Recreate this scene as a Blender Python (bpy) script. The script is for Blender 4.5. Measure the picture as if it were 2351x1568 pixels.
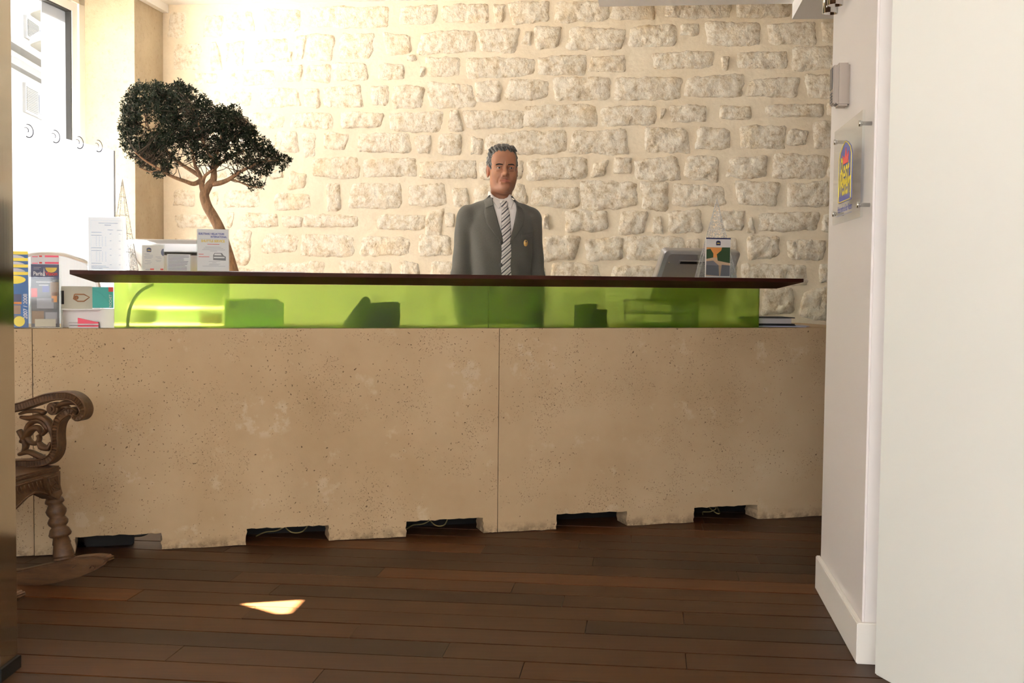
import bpy, bmesh, math, random
import numpy as np
from mathutils import Vector, Matrix, noise as mnoise
random.seed(7)
for _o in list(bpy.data.objects): bpy.data.objects.remove(_o)
scene = bpy.context.scene
COL = scene.collection
# ------------------------------------------------------------------ camera (image 2351 x 1568)
FPX = 2750.0; PITCH = 139/2750.0; ROLL = 0.0105; CAMH = 1.08
CX, CY = 2351/2, 1568/2
_r0 = Vector((1,0,0)); _u0 = Vector((0,math.sin(PITCH),math.cos(PITCH))); FW = Vector((0,math.cos(PITCH),-math.sin(PITCH)))
RT = _r0*math.cos(ROLL)+_u0*math.sin(ROLL); UPV = _u0*math.cos(ROLL)-_r0*math.sin(ROLL)
CAM = Vector((0,0,CAMH))
cd = bpy.data.cameras.new('camera'); cam = bpy.data.objects.new('camera', cd); COL.objects.link(cam)
cd.sensor_width = 36; cd.sensor_fit = 'HORIZONTAL'; cd.lens = FPX*36/2351; cd.clip_start = 0.05; cd.clip_end = 200
M = Matrix.Identity(4)
for i in range(3):
    M[i][0] = RT[i]; M[i][1] = UPV[i]; M[i][2] = -FW[i]; M[i][3] = CAM[i]
cam.matrix_world = M
scene.camera = cam
# ------------------------------------------------------------------ world, sun, exposure
wd = bpy.data.worlds.new('world'); scene.world = wd; wd.use_nodes = True
bg = wd.node_tree.nodes['Background']; bg.inputs[0].default_value = (0.93,0.96,1.0,1); bg.inputs[1].default_value = 9.0
SUN_DIR = Vector((1,0.25,-1.472)).normalized()          # direction the light travels
sl = bpy.data.lights.new('sun','SUN'); sl.energy = 400; sl.angle = 0.0093; sl.color = (1,0.96,0.88)
so = bpy.data.objects.new('sun', sl); COL.objects.link(so); so.rotation_euler = (-SUN_DIR).to_track_quat('Z','Y').to_euler(); so.location = (-8,3,10)
vs = scene.view_settings
vs.view_transform = 'Standard'; vs.look = 'None'; vs.gamma = 1; vs.use_curve_mapping = False; vs.exposure = 0.0
scene.cycles.max_bounces = 10; scene.cycles.diffuse_bounces = 6; scene.cycles.transmission_bounces = 10; scene.cycles.transparent_max_bounces = 24
scene.cycles.sample_clamp_indirect = 12
# ------------------------------------------------------------------ frames of reference
RA = math.radians(6.5)
EX = Vector((math.cos(RA),-math.sin(RA),0)); EY = Vector((math.sin(RA),math.cos(RA),0))      # room axes
KD = Vector((0.95952,0.28164,0)); KN = Vector((-0.28164,0.95952,0)); K0 = Vector((0,5.105,0)) # counter axes
ROOM_Z = -RA; KROT = math.atan2(KD.y,KD.x)
VB = 6.856; UL = -2.87; UO = -3.32; CEIL = 2.68
def ray(x,y): return FW*FPX+RT*(x-CX)-UPV*(y-CY)
def hit(x,y,p,n):
    d = ray(x,y); return CAM+d*((p-CAM).dot(n)/d.dot(n))
def room(p): return (p.dot(EX),p.dot(EY),p.z)
def R3(u,v,z): return EX*u+EY*v+Vector((0,0,z))
def K3(s,t,z): return K0+KD*s+KN*t+Vector((0,0,z))
def kpx(x,y,t):
    p = hit(x,y,K0+KN*t,KN)-K0; return p.dot(KD),p.z
def bpx(x,y): 
    p = hit(x,y,EY*VB,EY); return p.dot(EX),p.z
def lpx(x,y,u):
    p = hit(x,y,EX*u,EX); return p.dot(EY),p.z
# ------------------------------------------------------------------ materials
MATS = {}
class NT:
    def __init__(s,name):
        s.m = bpy.data.materials.new(name); s.m.use_nodes = True; s.t = s.m.node_tree; s.n = s.t.nodes; s.b = s.n['Principled BSDF']; s.o = s.n['Material Output']; MATS[name] = s.m
    def node(s,typ,**kw):
        n = s.n.new(typ)
        for k,v in kw.items():
            if k in n.inputs: n.inputs[k].default_value = v
            else: setattr(n,k,v)
        return n
    def link(s,a,b): s.t.links.new(a,b)
    def coord(s,kind='Object',scale=None):
        tc = s.node('ShaderNodeTexCoord'); out = tc.outputs[kind]
        if scale is not None:
            mp = s.node('ShaderNodeMapping'); mp.inputs['Scale'].default_value = scale; s.link(out,mp.inputs[0]); out = mp.outputs[0]
        return out
    def noise(s,vec,scale,detail=4,rough=.55):
        n = s.node('ShaderNodeTexNoise'); n.inputs['Scale'].default_value = scale; n.inputs['Detail'].default_value = detail; n.inputs['Roughness'].default_value = rough
        s.link(vec,n.inputs['Vector']); return n.outputs['Fac']
    def ramp(s,fac,stops):
        r = s.node('ShaderNodeValToRGB'); cr = r.color_ramp
        while len(cr.elements) < len(stops): cr.elements.new(.5)
        for e,(p,c) in zip(cr.elements,stops):
            e.position = p; e.color = (*c,1) if len(c) == 3 else c
        s.link(fac,r.inputs[0]); return r.outputs[0]
    def mix(s,fac,a,b,bt='MIX'):
        m = s.node('ShaderNodeMix',data_type='RGBA',blend_type=bt)
        for inp,v in ((m.inputs[0],fac),(m.inputs[6],a),(m.inputs[7],b)):
            if hasattr(v,'links') or hasattr(v,'is_linked'): s.link(v,inp)
            elif isinstance(v,(int,float)): inp.default_value = v
            else: inp.default_value = (*v,1)
        return m.outputs[2]
    def bump(s,h,strength,dist,prev=None):
        b = s.node('ShaderNodeBump'); b.inputs['Strength'].default_value = strength; b.inputs['Distance'].default_value = dist
        s.link(h,b.inputs['Height'])
        if prev: s.link(prev,b.inputs['Normal'])
        return b.outputs[0]
    def math(s,op,a,b=None,clamp=False):
        m = s.node('ShaderNodeMath',operation=op,use_clamp=clamp)
        for i,v in enumerate((a,b)):
            if v is None: continue
            if isinstance(v,(int,float)): m.inputs[i].default_value = v
            else: s.link(v,m.inputs[i])
        return m.outputs[0]
def plain(name,col,rough=.5,metal=0,spec=.5,**kw):
    t = NT(name); b = t.b
    b.inputs['Base Color'].default_value = (*col,1); b.inputs['Roughness'].default_value = rough; b.inputs['Metallic'].default_value = metal
    b.inputs['Specular IOR Level'].default_value = spec
    for k,v in kw.items(): b.inputs[k.replace('_',' ')].default_value = v
    return t.m
def clear(name,tint=(1,1,1),gloss=.07):
    t = NT(name); tr = t.node('ShaderNodeBsdfTransparent'); tr.inputs[0].default_value = (*tint,1)
    g = t.node('ShaderNodeBsdfGlossy'); g.inputs['Roughness'].default_value = .05
    fr = t.node('ShaderNodeFresnel'); fr.inputs[0].default_value = 1.35
    mx = t.node('ShaderNodeMixShader'); gm = t.node('ShaderNodeNewGeometry'); t.link(t.math('MULTIPLY',t.math('ADD',fr.outputs[0],gloss*.3),t.math('SUBTRACT',1,gm.outputs['Backfacing'])),mx.inputs[0]); t.link(tr.outputs[0],mx.inputs[1]); t.link(g.outputs[0],mx.inputs[2]); t.link(mx.outputs[0],t.o.inputs[0])
    return t.m
def mats():
    # lime mortar
    t = NT('mortar'); c = t.coord(); n1 = t.noise(c,2.2,3); n2 = t.noise(c,60,5,.7)
    t.link(t.mix(t.ramp(n2,[(.3,(0,0,0)),(.75,(.35,.35,.35))]),t.ramp(n1,[(.3,(.74,.625,.455)),(.7,(.82,.715,.545))]),(.63,.52,.365)),t.b.inputs['Base Color'])
    t.b.inputs['Roughness'].default_value = .95; t.b.inputs['Specular IOR Level'].default_value = .1
    t.link(t.bump(t.noise(c,25,4),.35,.012,t.bump(n2,.25,.004)),t.b.inputs['Normal'])
    # rough limestone
    t = NT('limestone'); c = t.coord(); oi = t.node('ShaderNodeObjectInfo'); ad = t.node('ShaderNodeVectorMath',operation='ADD'); t.link(c,ad.inputs[0])
    sc = t.node('ShaderNodeVectorMath',operation='SCALE'); sc.inputs[0].default_value = (37,11,23); t.link(oi.outputs['Random'],sc.inputs['Scale']); t.link(sc.outputs[0],ad.inputs[1]); c = ad.outputs[0]
    n1 = t.noise(c,30,6,.72); n2 = t.noise(c,90,4,.65)
    base = t.ramp(n1,[(.29,(.42,.31,.185)),(.43,(.68,.57,.41)),(.57,(.82,.745,.61)),(.74,(.79,.69,.52))])
    base = t.mix(t.ramp(t.noise(c,5,2),[(.57,(0,0,0)),(.72,(.45,.45,.45))]),base,(.80,.62,.38))
    v = t.node('ShaderNodeTexVoronoi'); v.inputs['Scale'].default_value = 26; t.link(c,v.inputs['Vector'])
    pit = t.ramp(v.outputs['Distance'],[(.05,(1,1,1)),(.11,(0,0,0))]); gate = t.math('GREATER_THAN',t.noise(c,9,1),.62)
    t.link(t.mix(t.math('MULTIPLY',t.math('MULTIPLY',pit,gate),.8),base,(.20,.14,.08)),t.b.inputs['Base Color'])
    t.b.inputs['Roughness'].default_value = .95; t.b.inputs['Specular IOR Level'].default_value = .1
    mp = t.node('ShaderNodeMapping'); mp.inputs['Scale'].default_value = (1.15,1,.85); mp.inputs['Rotation'].default_value = (0,.6,0); t.link(c,mp.inputs[0])
    t.link(t.bump(t.noise(mp.outputs[0],30,5,.62),.75,.019,t.bump(n2,.30,.004)),t.b.inputs['Normal'])
    # counter concrete
    t = NT('concrete'); c = t.coord(); n1 = t.noise(c,1.3,5,.6); n2 = t.noise(c,7,5,.65); n3 = t.noise(c,120,3)
    base = t.ramp(n1,[(.3,(.43,.30,.168)),(.52,(.51,.375,.228)),(.72,(.57,.435,.28))])
    base = t.mix(t.ramp(n2,[(.60,(0,0,0)),(.68,(.55,.55,.55))]),base,(.60,.48,.33))
    dv = t.node('ShaderNodeTexNoise'); dv.inputs['Scale'].default_value = 55; dv.inputs['Detail'].default_value = 2; t.link(c,dv.inputs['Vector']); dsc = t.node('ShaderNodeVectorMath',operation='SCALE'); dsc.inputs['Scale'].default_value = .022; t.link(dv.outputs['Color'],dsc.inputs[0]); dad = t.node('ShaderNodeVectorMath',operation='ADD'); t.link(c,dad.inputs[0]); t.link(dsc.outputs[0],dad.inputs[1]); cw_ = dad.outputs[0]
    hs = None
    for sc_,thr,gt in ((26,.080,.50),(75,.15,.49),(11,.034,.45),(140,.20,.54)):
        v = t.node('ShaderNodeTexVoronoi'); v.inputs['Scale'].default_value = sc_; t.link(cw_,v.inputs['Vector'])
        p = t.ramp(v.outputs['Distance'],[(thr*.6,(1,1,1)),(thr,(0,0,0))]); g = t.math('GREATER_THAN',t.noise(c,3.1+sc_*.01,2),gt)
        h = t.math('MULTIPLY',p,g); hs = h if hs is None else t.math('MAXIMUM',hs,h)
    t.link(t.mix(t.math('MULTIPLY',hs,.85),base,(.10,.06,.03)),t.b.inputs['Base Color'])
    sep = t.node('ShaderNodeSeparateXYZ'); t.link(t.coord(),sep.inputs[0])
    t.b.inputs['Roughness'].default_value = .85; t.b.inputs['Specular IOR Level'].default_value = .2
    inv = t.math('SUBTRACT',1,hs)
    t.link(t.bump(inv,.7,.006,t.bump(n3,.15,.003,t.bump(n2,.2,.01))),t.b.inputs['Normal'])
    # patches of pale filler trowelled onto the face
    fill = None; fn = t.noise(c,14,4,.7)
    for s0_,z0_,rs_,rz_ in ((.07,.80,.06,.055),(.10,.70,.13,.05),(-1.73,.135,.09,.035),(-1.80,.20,.035,.06),(-1.58,.31,.10,.045),(-1.05,.52,.16,.09),(-.20,.68,.13,.07)):
        q = t.math('ADD',t.math('POWER',t.math('ABSOLUTE',t.math('DIVIDE',t.math('SUBTRACT',sep.outputs['X'],s0_),rs_)),2),t.math('POWER',t.math('ABSOLUTE',t.math('DIVIDE',t.math('SUBTRACT',sep.outputs['Z'],z0_),rz_)),2))
        f_ = t.math('SUBTRACT',1,q,True); fill = f_ if fill is None else t.math('MAXIMUM',fill,f_)
    fm = t.ramp(t.math('MULTIPLY',t.math('MINIMUM',t.math('MULTIPLY',fill,2),1),t.ramp(fn,[(.50,(0,0,0)),(.60,(1,1,1))])),[(.05,(0,0,0)),(.9,(1,1,1))])
    bc = t.b.inputs['Base Color'].links[0].from_socket; t.link(t.mix(t.math('MULTIPLY',fm,.45),bc,(.62,.52,.38)),t.b.inputs['Base Color'])
    # dirt at the very foot of the slab
    dirt = t.math('MULTIPLY',t.ramp(sep.outputs['Z'],[(.0,(1,1,1)),(.05,(0,0,0))]),t.ramp(t.noise(c,22,4,.7),[(.42,(0,0,0)),(.6,(1,1,1))]))
    bc = t.b.inputs['Base Color'].links[0].from_socket
    t.link(t.mix(t.math('MULTIPLY',dirt,.75),bc,(.10,.07,.04)),t.b.inputs['Base Color'])
    # jamb plaster/stone
    t = NT('old_render'); c = t.coord(); n1 = t.noise(c,3,5); n2 = t.noise(c,40,5,.7)
    t.link(t.mix(t.ramp(n2,[(.55,(0,0,0)),(.75,(.6,.6,.6))]),t.ramp(n1,[(.3,(.38,.30,.20)),(.7,(.49,.41,.29))]),(.27,.20,.12)),t.b.inputs['Base Color'])
    t.b.inputs['Roughness'].default_value = .95; t.link(t.bump(n2,.6,.008),t.b.inputs['Normal'])
    # floor planks
    t = NT('plank_wood'); oi = t.node('ShaderNodeObjectInfo'); tc = t.node('ShaderNodeTexCoord')
    geo = t.node('ShaderNodeNewGeometry'); mp = t.node('ShaderNodeMapping'); mp.inputs['Rotation'].default_value = (0,0,RA); mp.inputs['Scale'].default_value = (1.2,18,1); t.link(geo.outputs['Position'],mp.inputs[0])
    sc = t.node('ShaderNodeVectorMath',operation='SCALE'); sc.inputs[0].default_value = (31,17,5); t.link(oi.outputs['Random'],sc.inputs['Scale']); ad = t.node('ShaderNodeVectorMath',operation='ADD'); t.link(mp.outputs[0],ad.inputs[0]); t.link(sc.outputs[0],ad.inputs[1])
    g = t.noise(ad.outputs[0],3.0,6,.65); big = t.noise(geo.outputs['Position'],1.6,3)
    tint = t.ramp(oi.outputs['Random'],[(0,(.030,.014,.006)),(.25,(.072,.027,.008)),(.45,(.032,.016,.007)),(.65,(.125,.043,.012)),(.8,(.042,.020,.009)),(1,(.072,.028,.010))])
    t.link(t.mix(t.ramp(g,[(.3,(.55,.55,.55)),(.7,(0,0,0))]),tint,(.020,.009,.004)),t.b.inputs['Base Color'])
    t.link(t.math('ADD',t.math('MULTIPLY',big,.22),.31),t.b.inputs['Roughness']); t.b.inputs['Specular IOR Level'].default_value = .14
    t.link(t.bump(g,.06,.002),t.b.inputs['Normal'])
    plain('joint_black',(.008,.006,.005),.9)
    # countertop wood
    for nm,c1,c2,ro in (('mahogany',(.050,.011,.006),(.028,.007,.004),.45),('mahogany_pale',(.085,.035,.014),(.055,.021,.008),.5),('carved_wood',(.125,.060,.024),(.050,.023,.009),.5),('bark',(.42,.24,.13),(.16,.10,.06),.9)):
        t = NT(nm); c = t.coord('Object',(2,14,14) if nm != 'bark' else (30,30,8)); g = t.noise(c,4,5,.6)
        t.link(t.ramp(g,[(.3,c2),(.7,c1)]),t.b.inputs['Base Color']); t.b.inputs['Roughness'].default_value = ro; t.b.inputs['Specular IOR Level'].default_value = .15 if 'mahog' in nm else .4; t.link(t.bump(g,.25 if 'mahogany' not in nm else .03,.004),t.b.inputs['Normal'])
    # frosted green glass
    t = NT('green_glass'); rf = t.node('ShaderNodeBsdfRefraction'); rf.inputs['Color'].default_value = (.82,.985,.50,1); rf.inputs['Roughness'].default_value = .29; rf.inputs['IOR'].default_value = 1.12
    tl = t.node('ShaderNodeBsdfTranslucent'); tl.inputs[0].default_value = (.50,.86,.10,1); gl = t.node('ShaderNodeBsdfGlossy'); gl.inputs['Roughness'].default_value = .35
    m1 = t.node('ShaderNodeMixShader'); m1.inputs[0].default_value = .28; t.link(rf.outputs[0],m1.inputs[1]); t.link(tl.outputs[0],m1.inputs[2])
    m2 = t.node('ShaderNodeMixShader'); m2.inputs[0].default_value = .03; t.link(m1.outputs[0],m2.inputs[1]); t.link(gl.outputs[0],m2.inputs[2]); t.link(m2.outputs[0],t.o.inputs[0])
    # frosted window film
    t = NT('frosted_film'); tl = t.node('ShaderNodeBsdfTranslucent'); tl.inputs[0].default_value = (.175,.18,.19,1); df = t.node('ShaderNodeBsdfDiffuse'); df.inputs[0].default_value = (.8,.8,.8,1)
    m1 = t.node('ShaderNodeMixShader'); m1.inputs[0].default_value = .2; t.link(tl.outputs[0],m1.inputs[1]); t.link(df.outputs[0],m1.inputs[2]); t.link(m1.outputs[0],t.o.inputs[0])
    clear('pane_glass'); clear('acrylic',(.97,.985,.98),.12); clear('gauze',(.84,.84,.84),.25)
    # gauze: half open white netting
    t = NT('netting'); tr = t.node('ShaderNodeBsdfTransparent'); df = t.node('ShaderNodeBsdfTranslucent'); df.inputs[0].default_value = (.9,.9,.88,1); d2 = t.node('ShaderNodeBsdfDiffuse'); d2.inputs[0].default_value = (.85,.85,.82,1)
    m0 = t.node('ShaderNodeMixShader'); t.link(df.outputs[0],m0.inputs[1]); t.link(d2.outputs[0],m0.inputs[2])
    c = t.coord(); g = t.math('MULTIPLY',t.ramp(t.noise(c,160,2),[(.45,(0,0,0)),(.6,(1,1,1))]),.55)
    m1 = t.node('ShaderNodeMixShader'); t.link(g,m1.inputs[0]); t.link(tr.outputs[0],m1.inputs[1]); t.link(m0.outputs[0],m1.inputs[2]); t.link(m1.outputs[0],t.o.inputs[0])
    # woven office mesh
    t = NT('chair_mesh'); tr = t.node('ShaderNodeBsdfTransparent'); df = t.node('ShaderNodeBsdfDiffuse'); df.inputs[0].default_value = (.45,.42,.36,1)
    w = t.node('ShaderNodeTexWave'); w.inputs['Scale'].default_value = 60; t.link(t.coord(),w.inputs['Vector']); m1 = t.node('ShaderNodeMixShader'); t.link(t.math('ADD',t.math('MULTIPLY',w.outputs['Fac'],.4),.45),m1.inputs[0]); t.link(tr.outputs[0],m1.inputs[1]); t.link(df.outputs[0],m1.inputs[2]); t.link(m1.outputs[0],t.o.inputs[0])
    plain('white_paint',(.80,.78,.73),.55); plain('white_panel',(.82,.845,.80),.42); plain('ceiling_paint',(.92,.91,.88),.9); plain('grey_white_paint',(.78,.75,.73),.5)
    plain('cream_frame',(.80,.76,.66),.4); plain('white_gloss',(.88,.88,.86),.3); plain('black',(.010,.010,.010),.5,0,.25); plain('black_rubber',(.015,.015,.015),.6)
    t = NT('steel'); t.b.inputs['Base Color'].default_value = (.62,.60,.55,1); t.b.inputs['Metallic'].default_value = 1; t.b.inputs['Roughness'].default_value = .10
    t.link(t.bump(t.noise(t.coord('Object',(1,1,.02)),40,2),.03,.002),t.b.inputs['Normal'])
    plain('chrome',(.72,.72,.70),.12,1); plain('silver',(.60,.60,.60),.32,.75); plain('silver_dark',(.30,.29,.27),.45,.4)
    plain('paper',(.74,.73,.76),.7); plain('paper_warm',(.74,.70,.66),.6); plain('ink',(.09,.09,.13),.7); plain('page_grey',(.40,.38,.38),.7); plain('ink_print',(.16,.17,.28),.7); plain('ink_blue',(.05,.07,.35),.7); plain('ink_grey',(.42,.42,.48),.7); plain('ink_red',(.65,.06,.05),.6); plain('ink_gold',(.72,.52,.08),.5)
    plain('logo_blue',(.10,.12,.40),.5); plain('logo_yellow',(.90,.74,.06),.5); plain('logo_red',(.75,.07,.06),.5); plain('navy',(.025,.03,.10),.35); plain('pink',(.85,.10,.18),.5); plain('teal',(.01,.36,.33),.4); plain('sand_card',(.52,.50,.40),.5); plain('bronze_print',(.35,.16,.07),.6); plain('sky_blue',(.015,.11,.34),.4); plain('brochure_yellow',(.95,.75,.05),.4)
    plain('orange_print',(.75,.30,.08),.6); plain('green_print',(.03,.07,.025),.6); plain('stone_print',(.55,.38,.24),.6); plain('grey_print',(.16,.16,.18),.5); plain('photo_tan',(.36,.24,.16),.5)
    plain('facade',(.20,.20,.19),.9,0,.1); plain('facade_line',(.10,.10,.095),.9,0,.1); plain('shutter',(.17,.17,.165),.9,0,.1); plain('far_glass',(.13,.14,.16),.6,0,.1); plain('lamp_grey',(.055,.055,.05),.9,0,.1); plain('etched',(.03,.03,.035),.9,0,0); plain('pavement',(.30,.29,.28),.9)
    plain('twig',(.06,.04,.025),.9); plain('terracotta',(.30,.13,.07),.8); plain('soil',(.05,.035,.025),.95); plain('desk_white',(.80,.79,.76),.4); plain('intercom_plastic',(.32,.27,.225),.4); plain('intercom_face',(.05,.05,.055),.3)
    plain('bottle_glass',(.10,.12,.03),.15,0,.5); plain('label_white',(.8,.8,.75),.6); plain('mug_black',(.02,.02,.02),.35); plain('wire',(.55,.54,.52),.4,.3); plain('glitter',(.9,.9,.9),.2,.6); plain('cable_yellow',(.32,.26,.10),.6); plain('led_red',(.8,.1,.02),.5)
    # person
    t = NT('skin'); a = t.node('ShaderNodeAttribute'); a.attribute_name = 'Col'; t.link(a.outputs['Color'],t.b.inputs['Base Color']); t.b.inputs['Roughness'].default_value = .45; t.b.inputs['Specular IOR Level'].default_value = .4
    t.b.inputs['Subsurface Weight'].default_value = .08; t.b.inputs['Subsurface Radius'].default_value = (.01,.004,.002); t.link(t.bump(t.noise(t.coord(),260,3),.12,.001),t.b.inputs['Normal'])
    t = NT('hair'); c = t.coord('Object',(60,60,18)); n = t.noise(c,3.5,4,.6)
    t.link(t.ramp(n,[(.34,(.018,.017,.015)),(.52,(.09,.088,.08)),(.7,(.34,.34,.33))]),t.b.inputs['Base Color']); t.b.inputs['Roughness'].default_value = .5; t.link(t.bump(n,.9,.006),t.b.inputs['Normal'])
    t = NT('suit'); c = t.coord(); n = t.noise(c,400,2); t.link(t.ramp(n,[(.3,(.080,.078,.066)),(.7,(.112,.108,.092))]),t.b.inputs['Base Color']); t.b.inputs['Roughness'].default_value = .85; t.b.inputs['Specular IOR Level'].default_value = .2; t.b.inputs['Sheen Weight'].default_value = .15; t.link(t.bump(n,.2,.001),t.b.inputs['Normal'])
    plain('shirt',(.84,.80,.76),.8); plain('suit_button',(.05,.05,.045),.3); plain('badge_gold',(.75,.48,.16),.3,.3); plain('eye_white',(.42,.38,.35),.15); plain('iris',(.02,.012,.008),.1); plain('brow',(.02,.015,.012),.8)
    t = NT('tie'); mp = t.node('ShaderNodeMapping'); mp.inputs['Rotation'].default_value = (0,math.radians(38),0); tc = t.node('ShaderNodeTexCoord'); t.link(tc.outputs['Object'],mp.inputs[0])
    sep = t.node('ShaderNodeSeparateXYZ'); t.link(mp.outputs[0],sep.inputs[0]); fr = t.math('FRACT',t.math('MULTIPLY',sep.outputs['Z'],36))
    t.link(t.ramp(fr,[(0,(.03,.03,.04)),(.16,(.03,.03,.04)),(.20,(.62,.58,.54)),(.40,(.62,.58,.54)),(.44,(.30,.29,.28)),(.58,(.30,.29,.28)),(.62,(.66,.62,.58)),(.94,(.66,.62,.58)),(1,(.03,.03,.04))]),t.b.inputs['Base Color']); t.b.inputs['Roughness'].default_value = .4
    # foliage
    t = NT('dark_leaf'); oi = t.node('ShaderNodeNewGeometry'); t.link(t.ramp(oi.outputs['Random Per Island'],[(0,(.006,.009,.004)),(.6,(.014,.022,.009)),(1,(.026,.034,.016))]),t.b.inputs['Base Color']); t.b.inputs['Roughness'].default_value = .6; t.b.inputs['Specular IOR Level'].default_value = .15
mats()
# ------------------------------------------------------------------ mesh helpers
def tagit(o,label=None,cat=None,group=None,kind=None):
    if label: o['label'] = label
    if cat: o['category'] = cat
    if group: o['group'] = group
    if kind: o['kind'] = kind
    return o
def link(o,parent=None):
    COL.objects.link(o)
    if parent is not None: o.parent = parent
    return o
def mesh(name,verts,faces,mat,parent=None,smooth=False,loc=None):
    me = bpy.data.meshes.new(name); me.from_pydata([tuple(v) for v in verts],[],[tuple(f) for f in faces]); me.update()
    if smooth: me.polygons.foreach_set('use_smooth',[True]*len(me.polygons))
    if mat: me.materials.append(MATS[mat])
    o = bpy.data.objects.new(name,me)
    if loc is not None: o.location = loc
    return link(o,parent)
def thing(name,label,cat,loc=(0,0,0),rz=0,tilt=0,group=None):
    o = bpy.data.objects.new(name,None); o.empty_display_size = .05; o.location = loc; o.rotation_euler = (tilt,0,rz)
    return tagit(link(o),label,cat,group)
class B:                                    # collects shapes into one mesh
    def __init__(s): s.v = []; s.f = []
    def add(s,v,f):
        k = len(s.v); s.v += [tuple(p) for p in v]; s.f += [tuple(i+k for i in q) for q in f]; return s
    def box(s,x0,x1,y0,y1,z0,z1):
        return s.add([(x0,y0,z0),(x1,y0,z0),(x1,y1,z0),(x0,y1,z0),(x0,y0,z1),(x1,y0,z1),(x1,y1,z1),(x0,y1,z1)],[(0,3,2,1),(4,5,6,7),(0,1,5,4),(1,2,6,5),(2,3,7,6),(3,0,4,7)])
    def obox(s,O,X,Y,Z):                    # box from origin and three edge vectors
        O,X,Y,Z = map(Vector,(O,X,Y,Z)); return s.add([O,O+X,O+X+Y,O+Y,O+Z,O+X+Z,O+X+Y+Z,O+Y+Z],[(0,3,2,1),(4,5,6,7),(0,1,5,4),(1,2,6,5),(2,3,7,6),(3,0,4,7)])
    def prism(s,poly,y0,y1):                # polygon in local XZ (counter clockwise seen from -Y), extruded in Y
        n = len(poly); return s.add([(x,y0,z) for x,z in poly]+[(x,y1,z) for x,z in poly],[tuple(range(n)),tuple(range(2*n-1,n-1,-1))]+[(i,i+n,(i+1)%n+n,(i+1)%n) for i in range(n)])
    def lathe(s,prof,n=24,c=(0,0,0)):       # (r,z) profile about Z
        v = []; m = len(prof)
        for r,z in prof:
            for k in range(n):
                a = 2*math.pi*k/n; v.append((c[0]+r*math.cos(a),c[1]+r*math.sin(a),c[2]+z))
        f = [(i*n+k,i*n+(k+1)%n,(i+1)*n+(k+1)%n,(i+1)*n+k) for i in range(m-1) for k in range(n)]
        f += [tuple(range(n-1,-1,-1)),tuple((m-1)*n+k for k in range(n))]
        return s.add(v,f)
    def tube(s,pts,rad,n=8,flat=1.0):
        pts = [Vector(p) for p in pts]; m = len(pts); rs = rad if isinstance(rad,(list,tuple)) else [rad]*m
        v = []; up = None
        for i,p in enumerate(pts):
            t = (pts[min(i+1,m-1)]-pts[max(i-1,0)]).normalized()
            if up is None:
                up = Vector((0,1,0)) if abs(t.y) < .9 else Vector((1,0,0))
            a = (up-t*up.dot(t)); a = a.normalized() if a.length > 1e-6 else t.orthogonal().normalized(); b = t.cross(a); up = a
            for k in range(n):
                q = 2*math.pi*k/n; v.append(p+a*(rs[i]*flat*math.cos(q))+b*(rs[i]*math.sin(q)))
        f = [(i*n+k,i*n+(k+1)%n,(i+1)*n+(k+1)%n,(i+1)*n+k) for i in range(m-1) for k in range(n)]
        f += [tuple(range(n-1,-1,-1)),tuple((m-1)*n+k for k in range(n))]
        return s.add(v,f)
    def ball(s,c,r,n=12,m=8):
        if not isinstance(r,(tuple,list)): r = (r,r,r)
        v = [(c[0],c[1],c[2]-r[2])]; f = []
        for i in range(1,m):
            p = -math.pi/2+math.pi*i/m
            for k in range(n):
                a = 2*math.pi*k/n; v.append((c[0]+r[0]*math.cos(p)*math.cos(a),c[1]+r[1]*math.cos(p)*math.sin(a),c[2]+r[2]*math.sin(p)))
        v.append((c[0],c[1],c[2]+r[2])); L = len(v)-1
        f += [(0,1+(k+1)%n,1+k) for k in range(n)]+[(1+i*n+k,1+i*n+(k+1)%n,1+(i+1)*n+(k+1)%n,1+(i+1)*n+k) for i in range(m-2) for k in range(n)]+[(L,1+(m-2)*n+k,1+(m-2)*n+(k+1)%n) for k in range(n)]
        return s.add(v,f)
    def obj(s,name,mat,parent=None,smooth=False,loc=None,bevel=0):
        o = mesh(name,s.v,s.f,mat,parent,smooth,loc)
        if bevel:
            bm = bmesh.new(); bm.from_mesh(o.data); bmesh.ops.remove_doubles(bm,verts=bm.verts,dist=1e-6); bmesh.ops.recalc_face_normals(bm,faces=bm.faces)
            bmesh.ops.bevel(bm,geom=[e for e in bm.edges if len(e.link_faces) == 2 and e.calc_face_angle(0) > .5],offset=bevel,segments=2,affect='EDGES',clamp_overlap=True); bm.to_mesh(o.data); bm.free()
        return o
def fixn(o):
    bm = bmesh.new(); bm.from_mesh(o.data); bmesh.ops.recalc_face_normals(bm,faces=bm.faces); bm.to_mesh(o.data); bm.free(); return o
def spline(pts,n=8):
    P = [Vector(p) for p in pts]; out = []
    for i in range(len(P)-1):
        a = P[max(i-1,0)]; b = P[i]; c = P[i+1]; d = P[min(i+2,len(P)-1)]
        for k in range(n):
            t = k/n; out.append(.5*((2*b)+(c-a)*t+(2*a-5*b+4*c-d)*t*t+(3*b-a-3*c+d)*t**3))
    out.append(P[-1]); return out
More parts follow.
